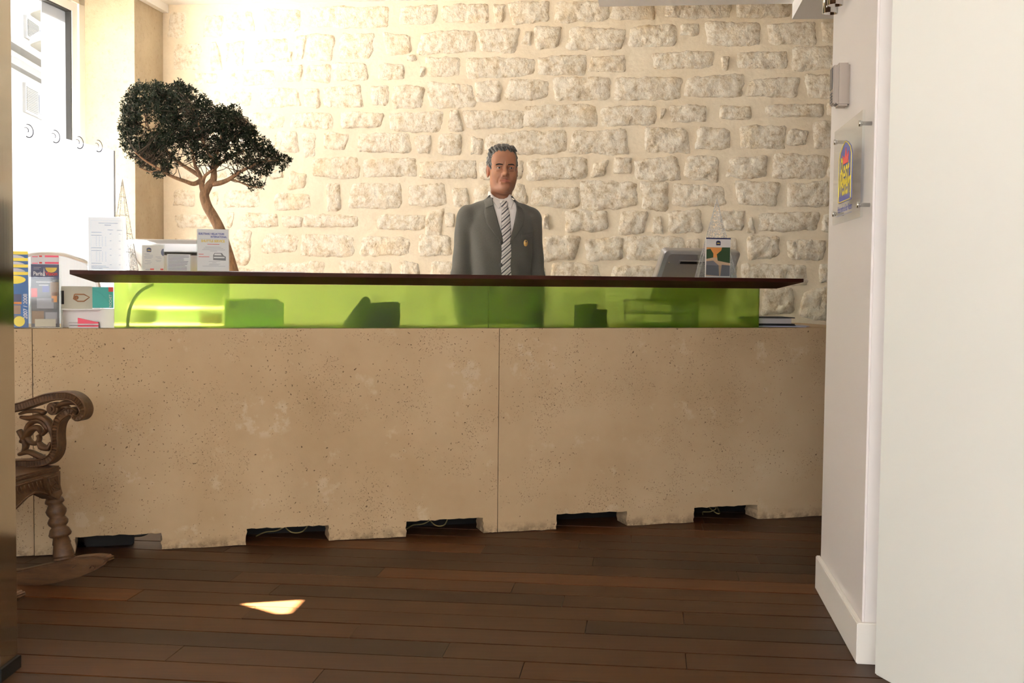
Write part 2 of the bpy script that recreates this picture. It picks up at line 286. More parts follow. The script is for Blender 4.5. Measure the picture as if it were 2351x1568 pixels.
def text(parent,name,body,x,z,size,y,mat,align='CENTER',rot=0,wide=1.0,bold=0):
    cu = bpy.data.curves.new(name,'FONT'); cu.body = body; cu.size = size; cu.align_x = align; cu.align_y = 'CENTER'; cu.offset = bold
    tmp = bpy.data.objects.new(name,cu); COL.objects.link(tmp); dg = bpy.context.evaluated_depsgraph_get(); me = bpy.data.meshes.new_from_object(tmp.evaluated_get(dg))
    bpy.data.objects.remove(tmp); bpy.data.curves.remove(cu)
    c,s_ = math.cos(rot),math.sin(rot)
    for v in me.vertices:
        a,b = v.co.x*wide,v.co.y; v.co = (x+a*c-b*s_,y,z+a*s_+b*c)
    me.materials.clear(); me.materials.append(MATS[mat]); me.name = name
    return link(bpy.data.objects.new(name,me),parent)
def struct(o): o['kind'] = 'structure'; return o
# ================================================================== SETTING
def rm(o):                                   # put a mesh given in room coordinates into the world
    o.rotation_euler = (0,0,ROOM_Z); return o
def zpx(x,y,z=0): return room(hit(x,y,Vector((0,0,z)),Vector((0,0,1))))
# ---------------- floor
floor = struct(rm(B().box(-4.2,4.2,-3.2,7.3,-.08,-.022).obj('floor','joint_black')))
struct_near = B().box(-2.87,4.0,-3.2,1.10,-.022,0.0).obj('floor_boards','plank_wood',floor)
V0 = zpx(780,1372)[1]; PW = (zpx(780,1278)[1]-zpx(780,1538)[1])/9
joints = {}
for x,y in [(545,1322),(868,1320),(1110,1259),(1361,1294),(1177,1351),(1293,1380),(1346,1438),(1023,1494),(1197,1541),(812,1451),(405,1497),(725,1560),(1569,1417),(1575,1517),(1740,1285),(640,1345),(573,1404)]:
    u,v,_ = zpx(x,y); joints.setdefault(math.floor((V0-v)/PW),[]).append(u)
unit = B().box(0,1,0,1,-1,0).obj('plank','plank_wood',floor); unit_me = unit.data
bpy.data.objects.remove(unit)
rng = random.Random(3)
k0 = math.floor((V0-6.95)/PW); k1 = math.floor((V0-1.25)/PW)
for k in range(k0,k1+1):
    js = sorted(joints.get(k,[]))
    if not js: js = [rng.uniform(-1.5,.5)]
    full = [js[0]]
    for j in js[1:]: full.append(j)
    while full[0] > -2.9: full.insert(0,full[0]-rng.uniform(1.2,2.0))
    while full[-1] < 1.6: full.append(full[-1]+rng.uniform(1.2,2.0))
    vt = V0-k*PW; vb = vt-PW
    for a,b in zip(full[:-1],full[1:]):
        a = max(a,-2.86)
        if b-a < .05: continue
        o = bpy.data.objects.new('plank',unit_me); o.location = (a+.0012,max(vb,1.10)+.0036,rng.uniform(-.0008,.0008)); o.scale = (b-a-.0024,PW-.0072,.021); link(o,floor)
# ---------------- stone wall
wall_back = struct(rm(B().box(UO,3.2,VB,VB+.45,-.1,3.0).obj('wall_back','mortar')))
STONES = """383 431 20 87|462 510 34 86|518 586 22 72|598 695 19 71|715 888 17 68|916 1004 12 56|1012 1123 5 56|1130 1162 8 54|1171 1264 3 54|1273 1394 2 52|1406 1503 3 48|1527 1681 1 43|1692 1818 1 45
399 469 97 160|482 508 99 158|514 562 90 153|582 660 85 144|654 674 115 144|677 700 79 140|706 769 76 135|780 858 73 135|882 948 77 126|963 1092 68 126|1099 1191 65 122|1200 1220 68 106|1225 1290 61 113|1306 1435 63 117|1442 1557 59 110|1560 1606 51 83|1620 1748 52 106|1762 1879 50 104|1886 1960 52 104
444 498 167 195|523 633 156 196|646 695 149 187|704 758 147 192|767 843 140 187|866 930 144 185|934 957 124 142|959 976 153 180|979 1056 133 178|1068 1224 128 178|1232 1342 124 174|1353 1440 126 171|1497 1642 117 162|1656 1676 126 160|1692 1809 113 162|1818 1960 110 162
420 470 205 240|478 505 205 237|514 582 203 246|598 688 202 248|697 734 201 246|742 830 196 248|848 890 198 246|900 968 192 252|979 1087 189 246|1094 1154 189 237|1160 1256 183 232|1272 1401 178 228|1413 1563 174 232|1575 1703 174 225|1719 1834 176 228|1852 1960 171 225
430 545 260 300|568 656 259 295|670 764 254 295|785 880 256 296|893 1014 257 302|1026 1061 252 302|1067 1197 247 300|1204 1370 243 291|1380 1505 239 291|1512 1526 250 275|1537 1622 241 282|1649 1728 241 275|1760 1893 237 270|1900 1960 232 270
420 500 312 352|515 610 308 352|628 687 303 350|696 724 305 362|739 800 303 347|817 941 305 353|952 994 310 352|1006 1067 310 356|1081 1112 314 358|1119 1299 302 352|1311 1440 297 353|1482 1583 293 350|1597 1673 292 344|1699 1799 288 341|1805 1858 293 338|1864 1960 280 338
410 520 372 412|530 605 378 415|618 652 390 412|656 704 393 436|713 825 363 410|836 957 360 406|969 1093 369 413|1100 1200 365 413|1213 1353 363 415|1358 1395 369 409|1410 1453 361 403|1457 1561 363 413|1575 1653 358 414|1671 1764 360 414|1771 1895 355 411|1902 1960 352 411
398 450 432 478|460 500 436 476|510 600 434 475|628 715 440 480|741 780 421 482|800 919 417 480|934 1028 423 474|1036 1078 430 474|1090 1206 425 475|1224 1327 425 478|1336 1463 416 479|1473 1533 419 482|1541 1665 423 475|1691 1786 420 478|1808 1904 416 475
400 500 490 528|516 538 487 524|550 642 490 524|646 693 493 524|699 823 493 524|864 977 488 529|980 1017 482 537|1022 1047 490 522|1060 1230 488 530|1246 1263 489 527|1297 1398 485 534|1423 1485 487 537|1496 1524 496 540|1535 1609 484 535|1645 1711 485 534|1715 1735 502 538|1744 1876 484 535|1882 1915 493 534
400 515 545 595|528 584 533 608|601 683 537 585|693 812 538 588|828 938 540 592|954 1034 538 591|1050 1236 540 592|1249 1327 540 596|1345 1429 544 596|1435 1569 546 596|1578 1610 549 574|1674 1693 545 590|1712 1794 540 597|1803 1895 544 602
410 590 610 650|603 749 599 650|777 898 599 650|920 966 603 650|982 1040 597 650|1055 1250 600 650|1268 1378 603 650|1404 1513 608 650|1530 1690 606 652|1705 1848 608 655|1876 1912 608 648
1746 1823 664 723|1836 1910 661 735"""
def stone(x0,x1,y0,y1,seed):
    r = random.Random(seed)
    ul,zt = bpx(x0,(y0+y1)/2)[0],bpx((x0+x1)/2,y0)[1]; ur,zb = bpx(x1,(y0+y1)/2)[0],bpx((x0+x1)/2,y1)[1]
    w,h = ur-ul,zt-zb; cu,cz = (ul+ur)/2,(zt+zb)/2
    grow = 1.09; w *= grow; h *= grow
    f = min(1,max(0,(x0-400)/800)); proud = .005+.012*f+r.uniform(-.001,.003)
    nx = max(7,min(30,int(w/.012))); nz = max(6,min(14,int(h/.011)))
    sk = r.uniform(-.12,.12); kx = [r.uniform(-.14,.10) for _ in range(4)]; kz = [r.uniform(-.12,.10) for _ in range(4)]
    v = []; off = Vector((seed*3.17,seed*1.3,seed*.7))
    for j in range(nz+1):
        b = j/nz*2-1
        for i in range(nx+1):
            a = i/nx*2-1
            # rounded rectangle with pulled corners
            e = 9.0; nrm = (abs(a)**e+abs(b)**e)**(1/e); mx = max(abs(a),abs(b)); k = mx/nrm if nrm > 1e-6 else 1
            aa,bb = a*k,b*k
            wl = (1-a)/2; wb = (1-b)/2
            px_ = (kx[0]*wl*wb+kx[1]*wl*(1-wb))*h*1.1*(1-a)/2-(kx[2]*(1-wl)*wb+kx[3]*(1-wl)*(1-wb))*h*1.1*(1+a)/2
            pz_ = (kz[0]*wb*wl+kz[1]*wb*(1-wl))*h*(1-b)/2-(kz[2]*(1-wb)*wl+kz[3]*(1-wb)*(1-wl))*h*(1+b)/2
            jit = (mnoise.noise(Vector((aa*w*9,bb*h*9,0))+off)*.011+mnoise.noise(Vector((aa*w*30,bb*h*30,9))+off)*.006)*mx
            x = aa*w/2-px_+sk*bb*h*.25+jit; z = bb*h/2-pz_+(mnoise.noise(Vector((aa*w*9,bb*h*9,5))+off)*.011+mnoise.noise(Vector((aa*w*30,bb*h*30,2))+off)*.006)*mx
            edge = 1-mx**6
            d = -.010+(.010+proud)*(edge**.7 if edge > 0 else 0)
            d += edge*(mnoise.noise(Vector((x*14,z*14,3))+off)*.010+(.5-abs(mnoise.noise(Vector((x*30+z*12,z*26,1))+off)))*.013-.005+mnoise.noise(Vector((x*75,z*75,4))+off)*.005)*(.40+.60*f)
            v.append((x,-d,z))
    fc = [(j*(nx+1)+i,j*(nx+1)+i+1,(j+1)*(nx+1)+i+1,(j+1)*(nx+1)+i) for j in range(nz) for i in range(nx)]
    mesh('stone',v,fc,'limestone',wall_back,True,(cu,VB,cz))
sd = 1
for row in STONES.split('\n'):
    for q in row.split('|'):
        stone(*[float(k) for k in q.split()],sd); sd += 1
for row,(ya,yb) in enumerate(((664,712),(722,770),(780,830),(842,890))):       # courses below the counter top
    x = 400+rng.uniform(0,60)
    while x < (1700 if row < 2 else 1880):
        w = rng.uniform(50,140); stone(x,min(x+w,1735 if row < 2 else 1900),ya+rng.uniform(-3,3),yb+rng.uniform(-3,3),sd); sd += 1; x += w+rng.uniform(10,22)
# ---------------- left (window) wall
W0,W1,WS,WT = 4.55,6.462,.35,2.636
b = B()
b.box(UO,UL,W1,VB,0,CEIL)                    # pier by the corner
b.box(UO,UL,W0,W1,0,WS); b.box(UO,UL,W0,W1,WT,CEIL)
wall_left = struct(rm(b.obj('wall_left','old_render')))
# entrance side of the same wall: a thin unseen leaf, its opening added to shape the floor sun patch, then the shop front
patch = [hit(x,y,Vector((0,0,0)),Vector((0,0,1))) for x,y in ((557,1386),(700,1377),(671,1409),(640,1410))]
hole = []
for p in patch:
    k = (p.dot(EX)-UL)/SUN_DIR.dot(EX); q = p-SUN_DIR*k; hole.append((q.dot(EY),q.z))
bm = bmesh.new(); outer = [(1.9,0),(W0,0),(W0,CEIL),(1.9,CEIL)]
es = []
for loop in (outer,hole):
    vv = [bm.verts.new((UL,a,z)) for a,z in loop]; es += [bm.edges.new((vv[i],vv[(i+1)%len(vv)])) for i in range(len(vv))]
bmesh.ops.triangle_fill(bm,use_beauty=True,edges=es)
r_ = bmesh.ops.extrude_face_region(bm,geom=bm.faces[:]); bmesh.ops.translate(bm,vec=(-.012,0,0),verts=[g for g in r_['geom'] if isinstance(g,bmesh.types.BMVert)])
bmesh.ops.recalc_face_normals(bm,faces=bm.faces)
me = bpy.data.meshes.new('wall_left_sun_gap'); bm.to_mesh(me); bm.free(); me.materials.append(MATS['white_paint'])
struct(rm(link(bpy.data.objects.new('wall_left_sun_gap',me))))
struct(rm(B().box(UL-.012,UL,-3.2,-2.2,0,CEIL).box(UL-.012,UL,-.4,1.9,0,CEIL).box(UL-.012,UL,-2.2,-.4,2.5,CEIL).box(UL-.012,UL,-2.2,-.4,0,.9).obj('wall_left_street','white_paint')))
# window
win = struct(rm(thing('window_1',None,None)))
ua,ub = -3.205,-3.159
b = B(); b.box(ua,ub,W1-.065,W1,WS,WT); b.box(ua,ub,W0,W0+.065,WS,WT); b.box(ua,ub,W0,W1,WT-.05,WT); b.box(ua,ub,W0,W1,WS,WS+.06); b.obj('frame','cream_frame',win)
b = B(); b.box(ua-.02,ub-.012,W1-.125,W1-.068,WS+.06,WT-.05); b.box(ua-.02,ub-.012,W0+.07,W1-.07,WT-.10,WT-.055); b.box(ua-.02,ub-.012,W0+.068,W0+.125,WS+.06,WT-.05); b.obj('casement','white_gloss',win)
b = B(); b.box(ua-.01,ub-.016,W1-.137,W1-.126,WS+.06,WT-.10); b.box(ua-.01,ub-.016,6.06,W1-.126,WT-.108,WT-.101); b.obj('gasket','black_rubber',win)
B().box(ua-.004,ua,6.068,W1-.137,WS+.06,WT-.108).obj('frosted_strip','frosted_film',win)
B().box(ua-.004,ua,W0+.12,6.066,WS+.06,WT-.1).obj('pane','pane_glass',win)
scr = B().box(UL-.006,UL-.001,W0,6.213,WS+.45,1.757).obj('privacy_film','frosted_film',win)
for x,y in ((64,298),(126,311),(181,325),(225,333)):
    v,z = lpx(x,y,UL); bb = B()
    pts = [(UL+.002,v+.045*math.cos(a),z-.005+.030*math.sin(a)) for a in np.linspace(-2.0,1.9,14)]; bb.tube(pts,.0022,6)
    pts = [(UL+.002,v-.02+.022*math.cos(a),z-.004+.012*math.sin(a)) for a in np.linspace(-.6,2.2,8)]; bb.tube(pts,.0018,6); bb.obj('etched_scroll','etched',scr)
B().box(UO,UL,W0,W1,WS-.03,WS).obj('sill','old_render',win)
# ---------------- ceiling, cornice, dropped soffits
struct(rm(B().box(UL-.012,4.0,-3.2,VB+.45,CEIL,CEIL+.2).box(UO,UL-.012,W0,VB+.45,CEIL,CEIL+.2).obj('ceiling','ceiling_paint')))
struct(rm(B().box(UL,UL+.035,W1-1.9,VB,2.632,CEIL).obj('trim_1','ceiling_paint')))
struct(rm(B().box(-.276,.69,1.5,6.2,2.482,CEIL-.001).obj('trim_2','ceiling_paint')))
struct(rm(B().box(.69,3.0,1.5,6.2,2.405,CEIL-.001).obj('trim_3','ceiling_paint')))
# ---------------- right side: stub wall, baseboard, near panel, closing walls
UR = .62; SA,SB = 3.470,4.308
struct(rm(B().box(UR,UR+.35,SA,SB,0,2.405).obj('wall_right','grey_white_paint',bevel=.006)))
base = struct(rm(B().add([(UR-.017,SA-.017,0),(UR+.35,SA-.017,0),(UR+.35,SA,0),(UR,SA,0),(UR,SB+.0,0),(UR-.017,SB+.0,0)]+[(UR-.017,SA-.017,.118),(UR+.35,SA-.017,.118),(UR+.35,SA,.118),(UR,SA,.118),(UR,SB,.118),(UR-.017,SB,.118)],
    [(5,4,3,0),(3,2,1,0),(6,9,10,11),(6,7,8,9),(0,1,7,6),(5,0,6,11),(4,5,11,10),(1,2,8,7),(2,3,9,8),(3,4,10,9)]).obj('baseboard_right','white_paint',bevel=.003)))
pe = Vector((1.015,3.275,0)); pd = Vector((.2816,-.9595,0)); pn = Vector((.9595,.2816,0))
struct(B().obox(pe,pd*5.6,pn*.12,(0,0,CEIL)).obj('wall_front','white_panel',bevel=.004))
struct(rm(B().box(3.2,3.4,-3.2,VB,0,CEIL).obj('wall_far_right','white_paint')))
b = B(); b.box(UO,-2.4,-3.4,-3.2,0,CEIL); b.box(1.0,3.4,-3.4,-3.2,0,CEIL); b.box(-2.4,1.0,-3.4,-3.2,2.55,CEIL); b.box(-2.4,1.0,-3.4,-3.2,0,.85); struct(rm(b.obj('wall_rear','white_paint')))
# ---------------- steel door post at the left
cp = B(); O = Vector((-1.352,3.25,0)); cp.obox(O,-EY*.0+Vector((-.12,0,0)),Vector((0,-.115,0)),Vector((0,0,CEIL)))
post = thing('door_post','brushed stainless steel door post reaching from floor to ceiling','door post',O)
cpo = B().box(-.12,0,-.115,0,.035,CEIL).obj('post','steel',post,bevel=.002)
B().box(-.125,.006,-.12,.008,0,.035).obj('foot','black',post)
# ---------------- street outside
struct(rm(B().box(-40,UO-.02,-20,45,-.3,-.12).obj('ground','pavement')))
FD = Vector((-.095,.9955,0)); FN = Vector((.9955,.095,0)); F0 = hit(75,300,Vector((0,24,0)),Vector((0,1,0))); F0.z = 0
def fpx(x,y):
    p = hit(x,y,F0,FN)-F0; return p.dot(FD),p.z
bld = thing('street_building','pale stone house front with shuttered windows across the street','building',F0,math.atan2(FD.y,FD.x))
B().box(-16,16,.0,4,-.12,8.6).obj('wall','facade',bld)
zc = fpx(60,120)[1]
B().box(-16,16,-.25,0,zc-.12,zc-.02).box(-16,16,-.16,0,zc-.45,zc-.32).obj('cornice','facade_line',bld)
for (xa,ya,xb,yb) in ((82,205,117,270),(84,55,117,105)):
    a0,zt = fpx(xa,ya); a1,_ = fpx(xb,ya); zb = fpx(xa,yb)[1]
    for k in (0,-4.2,4.2):
        w = B().box(a0+k,a0+k+1.1,-.03,.02,zb,zt).obj('window','shutter',bld); B().box(a0+k+.1,a0+k+.52,-.045,-.03,zb+.1,zt-.1).box(a0+k+.58,a0+k+1.0,-.045,-.03,zb+.1,zt-.1).obj('pane','far_glass',w)
        sh = B().box(a0+k-.85,a0+k-.02,-.06,0,zb,zt).obj('shutter','shutter',bld); sb = B()
        for q in range(14): sb.box(a0+k-.8,a0+k-.07,-.075,-.06,zb+.05+q*(zt-zb-.1)/14,zb+.05+(q+.55)*(zt-zb-.1)/14)
        sb.obj('slats','facade_line',sh)['kind'] = 'stuff'
def streetlamp(x,y,D,R):
    p = hit(x,y,Vector((0,D,0)),Vector((0,1,0))); return p
L1 = streetlamp(103,30,11,0); L2 = streetlamp(103,100,11,0)
sl_ = thing('street_lamp','grey twin-hooded street lantern seen through the window','street lamp',(L1.x+.05,L1.y,-.12))
ox = Vector((L1.x+.05,L1.y,-.12))
for L in (L1,L2):
    B().lathe([(.0,.10),(.06,.095),(.12,.05),(.135,0),(.12,-.03),(.05,-.075),(0,-.085)],20,tuple(L-ox)).obj('hood','lamp_grey',sl_,True)
B().lathe([(.03,0),(.03,L1.z+.3)],10,(.12,.1,0)).obj('pole','lamp_grey',sl_,True)
b = B()
for L in (L1,L2): b.tube([L-ox,(.12,.1,(L-ox).z)],.02,6)
b.obj('bracket','lamp_grey',sl_)['kind'] = 'stuff'
# ================================================================== COUNTER
def kt(name,label,cat,s,t,z,yaw=0,tilt=0,group=None): return thing(name,label,cat,K3(s,t,z),KROT+yaw,tilt,group)
CZ = .878; CT = 1.104
counter = kt('counter_base','long low beige concrete counter base with five square floor notches','counter',0,0,0)
holes = [(-1.762,-1.438),(-1.111,-.777),(-.455,-.119),(.209,.54),(.861,1.181)]
rg = random.Random(11)
def outline(a,b,hs):
    pts = [(a,CZ)]; pts = []
    def seg(p,q,n,j):
        for i in range(n):
            f = i/n; pts.append((p[0]+(q[0]-p[0])*f+(rg.uniform(-j,j) if i else 0),p[1]+(q[1]-p[1])*f+(rg.uniform(-j,j) if i else 0)))
    x = a
    for h0,h1 in hs:
        seg((x,0.003),(h0,0.003),8,.0018); seg((h0,0.003),(h0+.002,.068),5,.003); seg((h0+.002,.068),(h1-.002,.068),16,.0025); seg((h1-.002,.068),(h1,0.003),5,.004); x = h1
    seg((x,0.003),(b,0.003),8,.0018); pts.append((b,.003)); pts.append((b,CZ)); pts.append((a,CZ)); return pts
def slab(name,poly,th):
    o = B().prism(poly,0,th).obj(name,'concrete',counter)
    bm = bmesh.new(); bm.from_mesh(o.data); bmesh.ops.triangulate(bm,faces=[f for f in bm.faces if len(f.verts) > 4]); bmesh.ops.recalc_face_normals(bm,faces=bm.faces); bm.to_mesh(o.data); bm.free(); return o
slab('slab',outline(-1.908,-.0575,holes[:3]),.12); slab('slab',outline(-.0545,1.75,holes[3:]),.12)
B().box(-2.75,-1.911,.004,.12,.003,CZ).obj('return_slab','concrete',counter)
B().box(-2.75,1.75,.12,.42,CZ-.05,CZ-.0005).box(-2.75,-.45,.42,.55,CZ-.05,CZ-.0005).box(.45,1.75,.42,.66,CZ-.05,CZ-.0005).obj('shelf','concrete',counter)
B().box(-1.40,1.75,.215,.235,.0,CZ-.05).box(-2.75,-1.56,.215,.235,0,CZ-.05).obj('shade_board','black',counter)  # black board added close behind the notches, stands in for their deep shade
# splashes of lighter filler on the face
for (x0,y0,x1,y1) in ((1200,770,1250,815),(140,1160,205,1185)):
    pass
# cables and power block in the notches
ad = kt('power_block','black plastic power block lying in the notch of the concrete base','adapter',-1.62,.12,0)
B().box(-.115,.075,.0,.075,0,.058).obj('case','black',ad,bevel=.006)
B().tube(spline([(.073,.03,.03),(.11,.02,.034),(.14,.03,.05),(.17,.05,.085),(.19,.2,.12)],8),.0045,8).obj('cord','black_rubber',ad,True)
def cable(s0,s1,h,lab,dt=.155):
    o = kt('cable',lab,'cable',s0,dt,.004)
    L = s1-s0; bb = B().tube(spline([(0,0,.0),(L*.2,.03,h*.15),(L*.45,0,h*.35),(L*.7,-.02,h*.9),(L,.05,h)],8),.0028,6); x = bb.obj('sheath','cable_yellow',o,True)
    B().tube(spline([(L*.55,.02,h*.8),(L*.7,-.03,h*.3),(L*.95,-.02,h*.25),(L*1.15,.04,h*.75)],8),.0028,6).obj('sheath','cable_yellow',o,True)
cable(-1.06,-.86,.058,'thin yellowish cables coiled in the notch next to the first one'); cable(-.42,-.25,.055,'thin yellowish cable in the notch by the slab joint'); cable(.98,1.06,.03,'thin yellowish cable in the notch nearest the stone wall end')
# green frosted glass
g1a,g1b = -1.613,-.0935; g2b = 1.193; GZ0,GZ1 = CZ,1.0565
for a,b_,lab in ((g1a,g1b,'longer green frosted glass panel under the dark wooden counter top, window side'),(g1b+.003,g2b,'shorter green frosted glass panel under the dark wooden counter top, computer side')):
    o = kt('glass_panel',lab,'glass panel',0,.05,0); tagit(o,group='green glass panels of the counter')
    B().box(a,b_,0,.012,GZ0,GZ1).obj('pane','green_glass',o)
# wooden top with undercut edge
top = kt('countertop','long dark mahogany counter top above the green glass','countertop',0,0,0)
sa,sb,ta,tb = -1.77,1.3635,-.045,.30; i_ = .088
V = [(sa,ta,CT),(sb,ta,CT),(sb,tb,CT),(sa,tb,CT),(sa,ta,CT-.016),(sb,ta,CT-.016),(sb,tb,CT-.016),(sa,tb,CT-.016),(sa+i_,ta+i_,1.057),(sb-i_,ta+i_,1.057),(sb-i_,tb-i_,1.057),(sa+i_,tb-i_,1.057)]
fixn(mesh('board',V[:8],[(0,1,2,3),(0,4,5,1),(1,5,6,2),(2,6,7,3),(3,7,4,0),(7,6,5,4)],'mahogany',top))
fixn(mesh('sloping_underside',[(a,b_,c-.0002 if c > 1.06 else c) for a,b_,c in V[4:]],[(0,4,5,1),(1,5,6,2),(2,6,7,3),(3,7,4,0),(7,6,5,4),(0,1,2,3)],'mahogany_pale',top))
# ================================================================== PAPERS ON THE TOP
def lines(parent,rows,y,mat,name='print'):
    b = B()
    for x0,x1,z,h in rows: b.box(x0,x1,y-.0006,y,z-h/2,z+h/2)
    o = b.obj(name,mat,parent)
    if len(rows) > 1: o['kind'] = 'stuff'
    return o
def stand(name,label,cat,xa,xb,yt,yb,t,mat='paper',tilt=0,yaw=0,holder=True,z0=CT,th=.0015,group=None):
    s0,_ = kpx(xa,(yt+yb)/2,t); s1,_ = kpx(xb,(yt+yb)/2,t); _,zt = kpx((xa+xb)/2,yt,t)
    w = (s1-s0)/math.cos(yaw); h = (zt-z0)/math.cos(tilt)
    o = kt(name,label,cat,(s0+s1)/2,t,z0+(.001 if tilt else 0),yaw,tilt,group)
    B().box(-w/2,w/2,0,th,0.002,h).obj('sheet',mat,o)
    if holder:
        e = .004; bb = B().box(-w/2-e,w/2+e,-.003,-.0015,0,h+.003).box(-w/2-e,w/2+e,th+.0005,th+.002,0,h+.003); (bb.box(-w/2-e,w/2+e,-.003,.06,0,.002) if not tilt else None); bb.obj('holder','acrylic',o)
    return o,w,h
o,w,h = stand('price_list','white price list in a clear stand next to the wire cone','sign',203,287,499,619,.05)
rows = [(-w*.22,w*.3,h*.89,.0022),(-w*.06,w*.12,h*.855,.003),(w*.02,w*.17,h*.765,.0022),(w*.28,w*.42,h*.76,.0022)]
for f in (.715,.66,.425,.375,.135): rows.append((-w*.42,-w*.14,h*f,.0022))
rows += [(-w*.42,-w*.02,h*.085,.002),(-w*.42,w*.05,h*.062,.002),(-w*.42,-w*.12,h*.04,.002)]
for f in (.69,.56,.405,.29,.11): rows += [(w*.08,w*.13,h*f,.002),(w*.33,w*.38,h*f,.002)]
lines(o,rows,-.0002,'ink_print')
rows = []
for j in range(8):
    for q in (-.30,-.22,-.14,-.05):
        rows += [(w*q,w*(q+.035),h*(.63-j*.024),.0020),(w*q,w*(q+.04),h*(.345-j*.024),.0020)]
lines(o,rows,-.0002,'ink_grey')
lines(o,[(-w*.43,w*.44,h*.94,.0008),(-w*.43,-w*.425,h*.48,h*.92),(w*.435,w*.44,h*.48,h*.92)],-.0002,'ink_grey','border')
o,w,h = stand('rate_card','cream hotel card with two columns and dark crest','sign',326,376,563,618,.06,'paper_warm')
def crest(parent,x,z,sz,y,small=True):
    P = [(-.45,-.5),(.45,-.5),(.5,-.42),(.5,.25),(.32,.42),(.0,.5),(-.32,.42),(-.5,.25),(-.5,-.42)]
    c = B().prism([(x+a*sz,z+b_*sz) for a,b_ in P],y-.0005,y).obj('crest','navy',parent)
    B().prism([(x+a*sz*.75,z-.05*sz+b_*sz*.35) for a,b_ in ((-.5,-.4),(.5,-.4),(.35,.3),(0,.1),(-.2,.5))],y-.0009,y-.0005).obj('crest_letters','ink_gold',c)
crest(o,-w*.18,h*.82,w*.21,-.0002)
B().prism([(w*.5,h*.88),(w*.42,h*.85),(w*.37,h*.75),(w*.38,h*.66),(w*.44,h*.6),(w*.5,h*.585)][::-1],-.0008,-.0002).obj('medallion','navy',o)
lines(o,[(-w*.4,-w*.15,h*.66,.0018),(-w*.35,w*.0,h*.61,.0018),(-w*.4,w*.0,h*.55,.0022),(-w*.38,-w*.06,h*.5,.0018),(-w*.36,-w*.1,h*.4,.0016),(-w*.26,-w*.06,h*.34,.0016),(-w*.38,-w*.1,h*.28,.0016),(w*.12,w*.36,h*.55,.0018),(w*.2,w*.4,h*.5,.0018),(w*.12,w*.38,h*.42,.0016),(w*.16,w*.36,h*.37,.0016),(-w*.34,-w*.14,h*.06,.003)],-.0002,'ink_grey')
lines(o,[(-w*.13,w*.05,h*.07,.006),(w*.34,w*.48,h*.07,.006)],-.0002,'ink_red','red_print')
o,w,h = stand('notice_card','small white notice in a clear curved holder beside the shuttle poster','sign',384,437,584,619,.05,'paper',holder=True)
rr = random.Random(2); lines(o,[(-w*(.46),w*(rr.uniform(.2,.45)),h*(.92-j*.083),.0016) for j in range(11)],-.0002,'ink')
o,w,h = stand('shuttle_poster','white shuttle service poster with van picture leaning back in front of the tree','sign',453,526,526,621,.01,'paper',tilt=math.radians(-12))
text(o,'lettering','EUROTRANS / HELLAS TOURS',-w*.45,h*.885,.0112,-.0004,'ink_blue','LEFT',0,.66,.0004); text(o,'lettering','INTERNATIONAL',w*.44,h*.815,.0112,-.0004,'ink_blue','RIGHT',0,.72,.0004)
text(o,'lettering','SHUTTLE SERVICE',0,h*.715,.0135,-.0004,'ink_gold','CENTER',0,.85,.0006)
lines(o,[(-w*.44,w*.44,h*.765,.0006)],-.0002,'ink_grey'); lines(o,[(-w*.18,w*.2,h*.64,.002),(-w*.46,-w*.3,h*.405,.002),(-w*.46,-w*.12,h*.345,.002)],-.0002,'ink_red','red_print')
lines(o,[(-w*.25,w*.26,h*.575,.0016),(-w*.3,w*.32,h*.545,.0016),(-w*.34,w*.38,h*.51,.0016),(-w*.1,w*.13,h*.48,.0016),(-w*.14,w*.22,h*.235,.0014),(-w*.04,w*.1,h*.205,.0014),(-w*.12,w*.22,h*.175,.0014),(-w*.14,w*.17,h*.15,.0014),(-w*.34,w*.38,h*.125,.0014)],-.0002,'ink_grey')
vz = h*.27; vx = w*.0
B().prism([(vx,vz),(vx+w*.4,vz-.002),(vx+w*.4,vz+h*.08),(vx+w*.33,vz+h*.11),(vx+w*.28,vz+h*.165),(vx+w*.04,vz+h*.165),(vx,vz+h*.11)],-.0008,-.0002).obj('van_print','grey_print',o)
B().prism([(vx+w*.03,vz+h*.11),(vx+w*.27,vz+h*.11),(vx+w*.24,vz+h*.15),(vx+w*.05,vz+h*.15)],-.0012,-.0008).box(vx+w*.02,vx+w*.36,-.0012,-.0008,vz+h*.045,vz+h*.075).obj('van_windows','paper',o)
o = kt('loose_sheets','thin white sheets lying flat on the counter top','paper',kpx(590,622,.1)[0],.12,CT+.0002); B().box(-.19,.17,-.07,.07,0,.002).box(-.15,.19,-.06,.08,.002,.0035).obj('sheet','paper',o)
